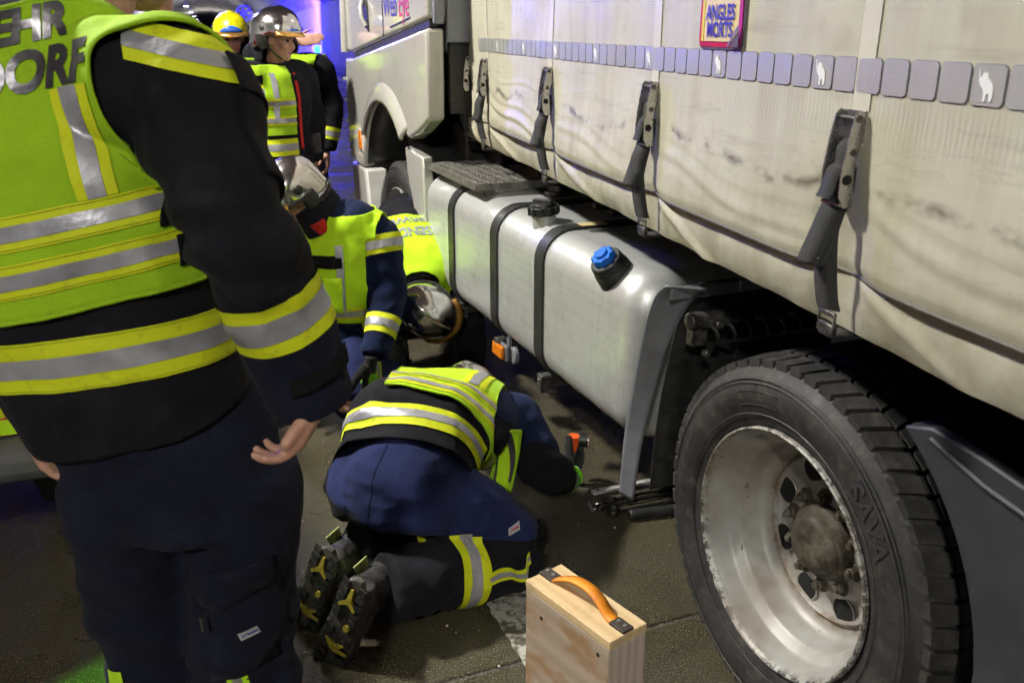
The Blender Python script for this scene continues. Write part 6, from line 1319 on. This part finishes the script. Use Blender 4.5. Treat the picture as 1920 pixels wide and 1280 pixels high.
# ---- 7: firefighter with the yellow helmet
lat2 = V((-0.96, -0.25, 0)).normalized(); J = stand(-1.99, 6.72, 1.68, lat2); J['head'] = V((-1.955, 6.66, 1.545))
p2 = figure((-1.99, 6.72, 0), 'firefighter wearing a yellow helmet behind the standing man\'s shoulder', J, lat2, lat2, head=((0.28, -0.94, -0.15), (0, 0, 1)), seed=91, hands=[hand_parts(J['wr' + s_] + V((0, 0, -.03)), (0, -.1, -.97), (-.5, 0, 0), (0, -.9, 0), (.4,) * 4)[0] for s_ in 'RL'])
std_vest(p2, 0.0, 0.02, mat='orange_cloth', bands=(0.06, .14))
helmet(p2, J['head'] + V((0, 0, .045)), (0.30, -0.93, -0.12), (0, 0, 1), shell='yellow_shell')
p2.raw('collar', B().add(*limb([(J['nec'] + V((0, 0, -.05)), .088, .080), (J['nec'] + V((0.01, -.01, .02)), .086, .078)], 20, 3)), 'dark_jacket')
for s_ in 'RL': boot(p2, J['an' + s_] + V((0, 0, .02)), (0.2, -.95, 0), (0, 0, 1))
for P_, hd_ in ((p2, 'p2'), (p3, 'p3'), (p5, 'p5')):
    for sg in (-1, 1):
        P_.raw('eye', B().add(*ball(P_.HP(0.030 * sg, 0.079, 0.004), 0.0095, None, 10, 8)), 'eye'); P_.raw('eyebrow', B().tube([P_.HP(0.014 * sg, 0.089, 0.026), P_.HP(0.032 * sg, 0.085, 0.032), P_.HP(0.050 * sg, 0.070, 0.026)], 0.004, 6), 'hair')
    P_.raw('mouth', B().tube([P_.HP(-0.022, 0.082, -0.064), P_.HP(0, 0.097, -0.062), P_.HP(0.022, 0.082, -0.064)], 0.0045, 6), 'lip')
# ---------------------------------------------------------------- loose things on the ground
wb = empty('wooden_block', (0, 0, 0), 0, 'wooden chocking block with orange webbing handle standing by the wheel', 'block')
A_, B_, C_ = V((0.034, 1.936, 0)), V((0.126, 2.006, 0)), V((0.218, 1.693, 0))       # top corners in plan
ex = (B_ - A_).normalized(); ey = (C_ - A_).normalized(); ey = (ey - ex * ey.dot(ex)).normalized(); wid, lng, hgt = 0.116, 0.306, 0.30
wb.location = A_ + ex * wid / 2 + ey * lng / 2; wb.rotation_euler = (0, 0, math.atan2(-ey.x, ey.y) + math.pi)   # local -y runs along ey
# local: x across (thickness), y along
sgn = -1
core = B().box((0, 0, hgt / 2), (wid, lng, hgt)); me = bpy.data.meshes.new('block_body'); me.from_pydata(core.v, [], core.f)
blk = link('block_body', me, [M['wood_face'], M['wood_top'], M['wood_end']], wb, 0, bevel=0.004, seg=2)
for p in me.polygons:
    p.material_index = 1 if p.normal.z > 0.5 else (2 if abs(p.normal.y) > 0.5 else 0)
put('top_board', B().box((0, 0, hgt + 0.011), (wid + 0.001, lng + 0.001, 0.022)), M['wood_top'], wb, 0, bevel=0.003)
hz = hgt + 0.022
for y in (-0.128, 0.128):
    put('handle_plate', B().box((0, y, hz + 0.004), (0.034, 0.048, 0.008)), M['brown_plate'], wb, 0, bevel=0.002)
    for dy in (-0.010, 0.012): put('screw', B().cyl((0.002, y + dy, hz + 0.008), (0.002, y + dy, hz + 0.0105), 0.0048, n=14).cyl((0.002, y + dy, hz + 0.0105), (0.002, y + dy, hz + 0.0108), 0.0022, n=10), M['bright_steel'], wb)
hb = B(); prof = [(-0.105, 0.006), (-0.085, 0.012), (-0.055, 0.034), (-0.02, 0.046), (0.03, 0.042), (0.07, 0.026), (0.105, 0.006)]
Q = catmull([V((0, y, hz + z)) for y, z in prof], 6)
for p in Q: hb.v += [(p.x - 0.016, p.y, p.z), (p.x, p.y, p.z + 0.0015), (p.x + 0.016, p.y, p.z)]
hb.f = [(3 * i + k, 3 * i + k + 1, 3 * i + 4 + k, 3 * i + 3 + k) for i in range(len(Q) - 1) for k in (0, 1)]
put('handle', hb, M['orange_web'], wb, 60, solid=0.004)
for sx_ in (-1, 1):
    for y, z in ((-0.115, hgt - 0.035), (0.09, hgt - 0.055)):
        put('screw_hole', B().cyl((sx_ * (wid / 2 + 0.0005), y, z), (sx_ * (wid / 2 - 0.004), y, z), 0.0055, n=14), M['void'], wb)
# hand lamp in the kneeling man's glove
tc = empty('hand_lamp', (0.228, 3.035, 0.028), 0, 'orange right-angle hand lamp held upright in a glove', 'lamp')
b = B().add(*limb([((0.004, 0, 0.045), .016, .020), ((0.002, 0, 0.09), .017, .022), ((0, 0, 0.135), .022, .024), ((0, 0, 0.172), .024, .024)], 24, 4))
put('lamp_body', b, M['torch_orange'], tc, 60)
put('grip', B().cyl((0.004, 0, 0.012), (0.004, 0, 0.055), 0.017, n=20), M['torch_green'], tc, bevel=0.003)
put('lamp_head', B().cyl((0.018, -0.002, 0.158), (0.052, -0.006, 0.157), 0.0255, 0.027, 28), M['black_plastic'], tc, bevel=0.002)
put('lens', B().cyl((0.052, -0.006, 0.157), (0.055, -0.0064, 0.157), 0.0235, n=28), M['torch_lens'], tc)
put('clip', B().box((-0.026, 0, 0.13), (0.004, 0.014, 0.085)), M['black_plastic'], tc, bevel=0.001)
# tools
a_t = math.atan2(0.155, 0.40)
def toolbase(name, loc, ang, label, cat='tool'):
    e = empty(name, loc, ang, label, cat); return e
e = toolbase('lever_bar', (0.40, 2.985, 0.0), R(22), 'flat steel lever bar with square hole lying beyond the spanners')
br_ = B().prism([(-0.115, -0.013), (0.22, -0.011), (0.22, 0.011), (-0.115, 0.013)], 0.010, 0.022, 2); put('bar', br_, M['plated_bar'], e, 0, bevel=0.002)
put('square_hole', B().box((-0.093, 0, 0.0222), (0.009, 0.009, 0.0012), Matrix.Rotation(0.785, 3, 'Z')), M['void'], e, 0)
def ring_spanner(loc, ang, L_, label, r=0.017, open_end=False):
    e = toolbase('spanner', loc, ang, label, 'spanner')
    put('shaft', B().tube([(-L_ / 2 + r, 0, 0.008), (0, 0, 0.012), (L_ / 2 - r, 0, 0.008)], 0.0065, 8), M['tool_steel'], e)
    for sgn in (-1, 1):
        ring = B().lathe([(-0.006, r * .62), (0.006, r * .62), (0.006, r), (-0.006, r)], (0, 0, 0), 24, True); ring.v = [(sgn * L_ / 2 + p[1], p[2], 0.009 + p[0]) for p in ring.v]
        put('ring_end', ring, M['tool_steel'], e, 40)
    return e
ring_spanner((0.475, 2.945, 0.0), R(20), 0.27, 'dark ring spanner lying nearest the steel lever bar', 0.021)
ring_spanner((0.470, 2.905, 0.0), R(21), 0.34, 'long dark ring spanner between the lever bar and the ratchet', 0.018)
e = toolbase('ratchet', (0.475, 2.850, 0.0), R(19), 'dark ratchet handle with a small square drive on the wet slab', 'ratchet')
put('handle', B().cyl((-0.10, 0, 0.011), (0.13, 0, 0.011), 0.008, 0.010), M['tool_steel'], e, bevel=0.002)
put('ratchet_head', B().cyl((-0.125, 0, 0.004), (-0.125, 0, 0.026), 0.024, n=28), M['tool_steel'], e, bevel=0.003); put('square_drive', B().box((-0.125, 0, 0.03), (0.013, 0.013, 0.014)), M['bright_steel'], e)
e = toolbase('grip_handle', (0.480, 2.795, 0.0), R(14), 'black rubber tool handle lying nearest the camera by the tyre', 'tool')
put('grip', B().cyl((-0.075, 0, 0.019), (0.12, 0, 0.019), 0.0185, 0.0185, 24), M['black_plastic'], e, bevel=0.004); put('end_cap', B().cyl((-0.079, 0, 0.019), (-0.074, 0, 0.019), 0.015, n=20), M['tool_steel'], e)
e = toolbase('shackle', (0.305, 2.855, 0.0), R(10), 'small bright steel shackle below the kneeling man\'s glove', 'shackle')
put('bow', B().tube(catmull([V((-0.03, -0.012, 0.008)), V((0.0, -0.016, 0.010)), V((0.022, 0, 0.012)), V((0.0, 0.016, 0.010)), V((-0.03, 0.012, 0.008))], 6), 0.006, 8), M['steel'], e); put('pin', B().cyl((-0.026, -0.024, 0.009), (-0.026, 0.026, 0.009), 0.006), M['bright_steel'], e); put('collar', B().cyl((0.04, 0.02, 0.008), (0.075, 0.045, 0.008), 0.010), M['tool_steel'], e)
# ---------------------------------------------------------------- red service vehicle at the left edge
car = empty('fire_car', (-1.22, 2.34, 0), R(20), 'red fire service car with yellow chevrons and grey bumper at the left edge', 'car')
put('body', B().prism([(-1.85, 0.50), (0.0, 0.50), (0.0, 0.98), (-0.06, 1.35), (-0.18, 1.62), (-1.67, 1.62), (-1.79, 1.35), (-1.85, 0.98)], 0.05, 3.9, 1), M['red_body'], car, 30, bevel=0.05)
put('rear_window', B().prism([(-1.72, 1.08), (-0.13, 1.08), (-0.22, 1.52), (-1.63, 1.52)], 0.02, 0.06, 1), M['car_glass'], car, 30, bevel=0.01)
put('bumper', B().box((-0.925, 0.10, 0.475), (1.89, 0.30, 0.11)), M['car_grey'], car, bevel=0.04)
put('white_line', B().box((-0.925, 0.047, 0.62), (1.84, 0.008, 0.010)), M['car_white'], car)
for k in range(7):
    x0 = -1.85 + k * 0.27
    put('chevron', B().prism([(x0, 0.540), (x0 + 0.135, 0.540), (x0 + 0.080, 0.585), (x0 - 0.055, 0.585)], 0.040, 0.046, 1), M['glove_green'] if False else M['hivis_bright'], car, 0)
put('chevron_ground', B().box((-0.925, 0.048, 0.562), (1.84, 0.008, 0.05)), M['red_body'], car)
for x in (-1.72, -0.13): put('tail_lamp', B().box((x, 0.04, 0.86), (0.20, 0.03, 0.26)), M['red_body'], car, bevel=0.01)
for x in (-1.60, -0.52): put('reversing_lamp', B().cyl((x, 0.04, 0.70), (x, 0.055, 0.70), 0.035), M['black_plastic'], car)
for x in (-1.72, -0.13):
    for y in (0.75, 3.1): put('wheel', B().cyl((x - 0.1, y, 0.33), (x + 0.1, y, 0.33), 0.33, n=32), M['rubber'], car, bevel=0.03)
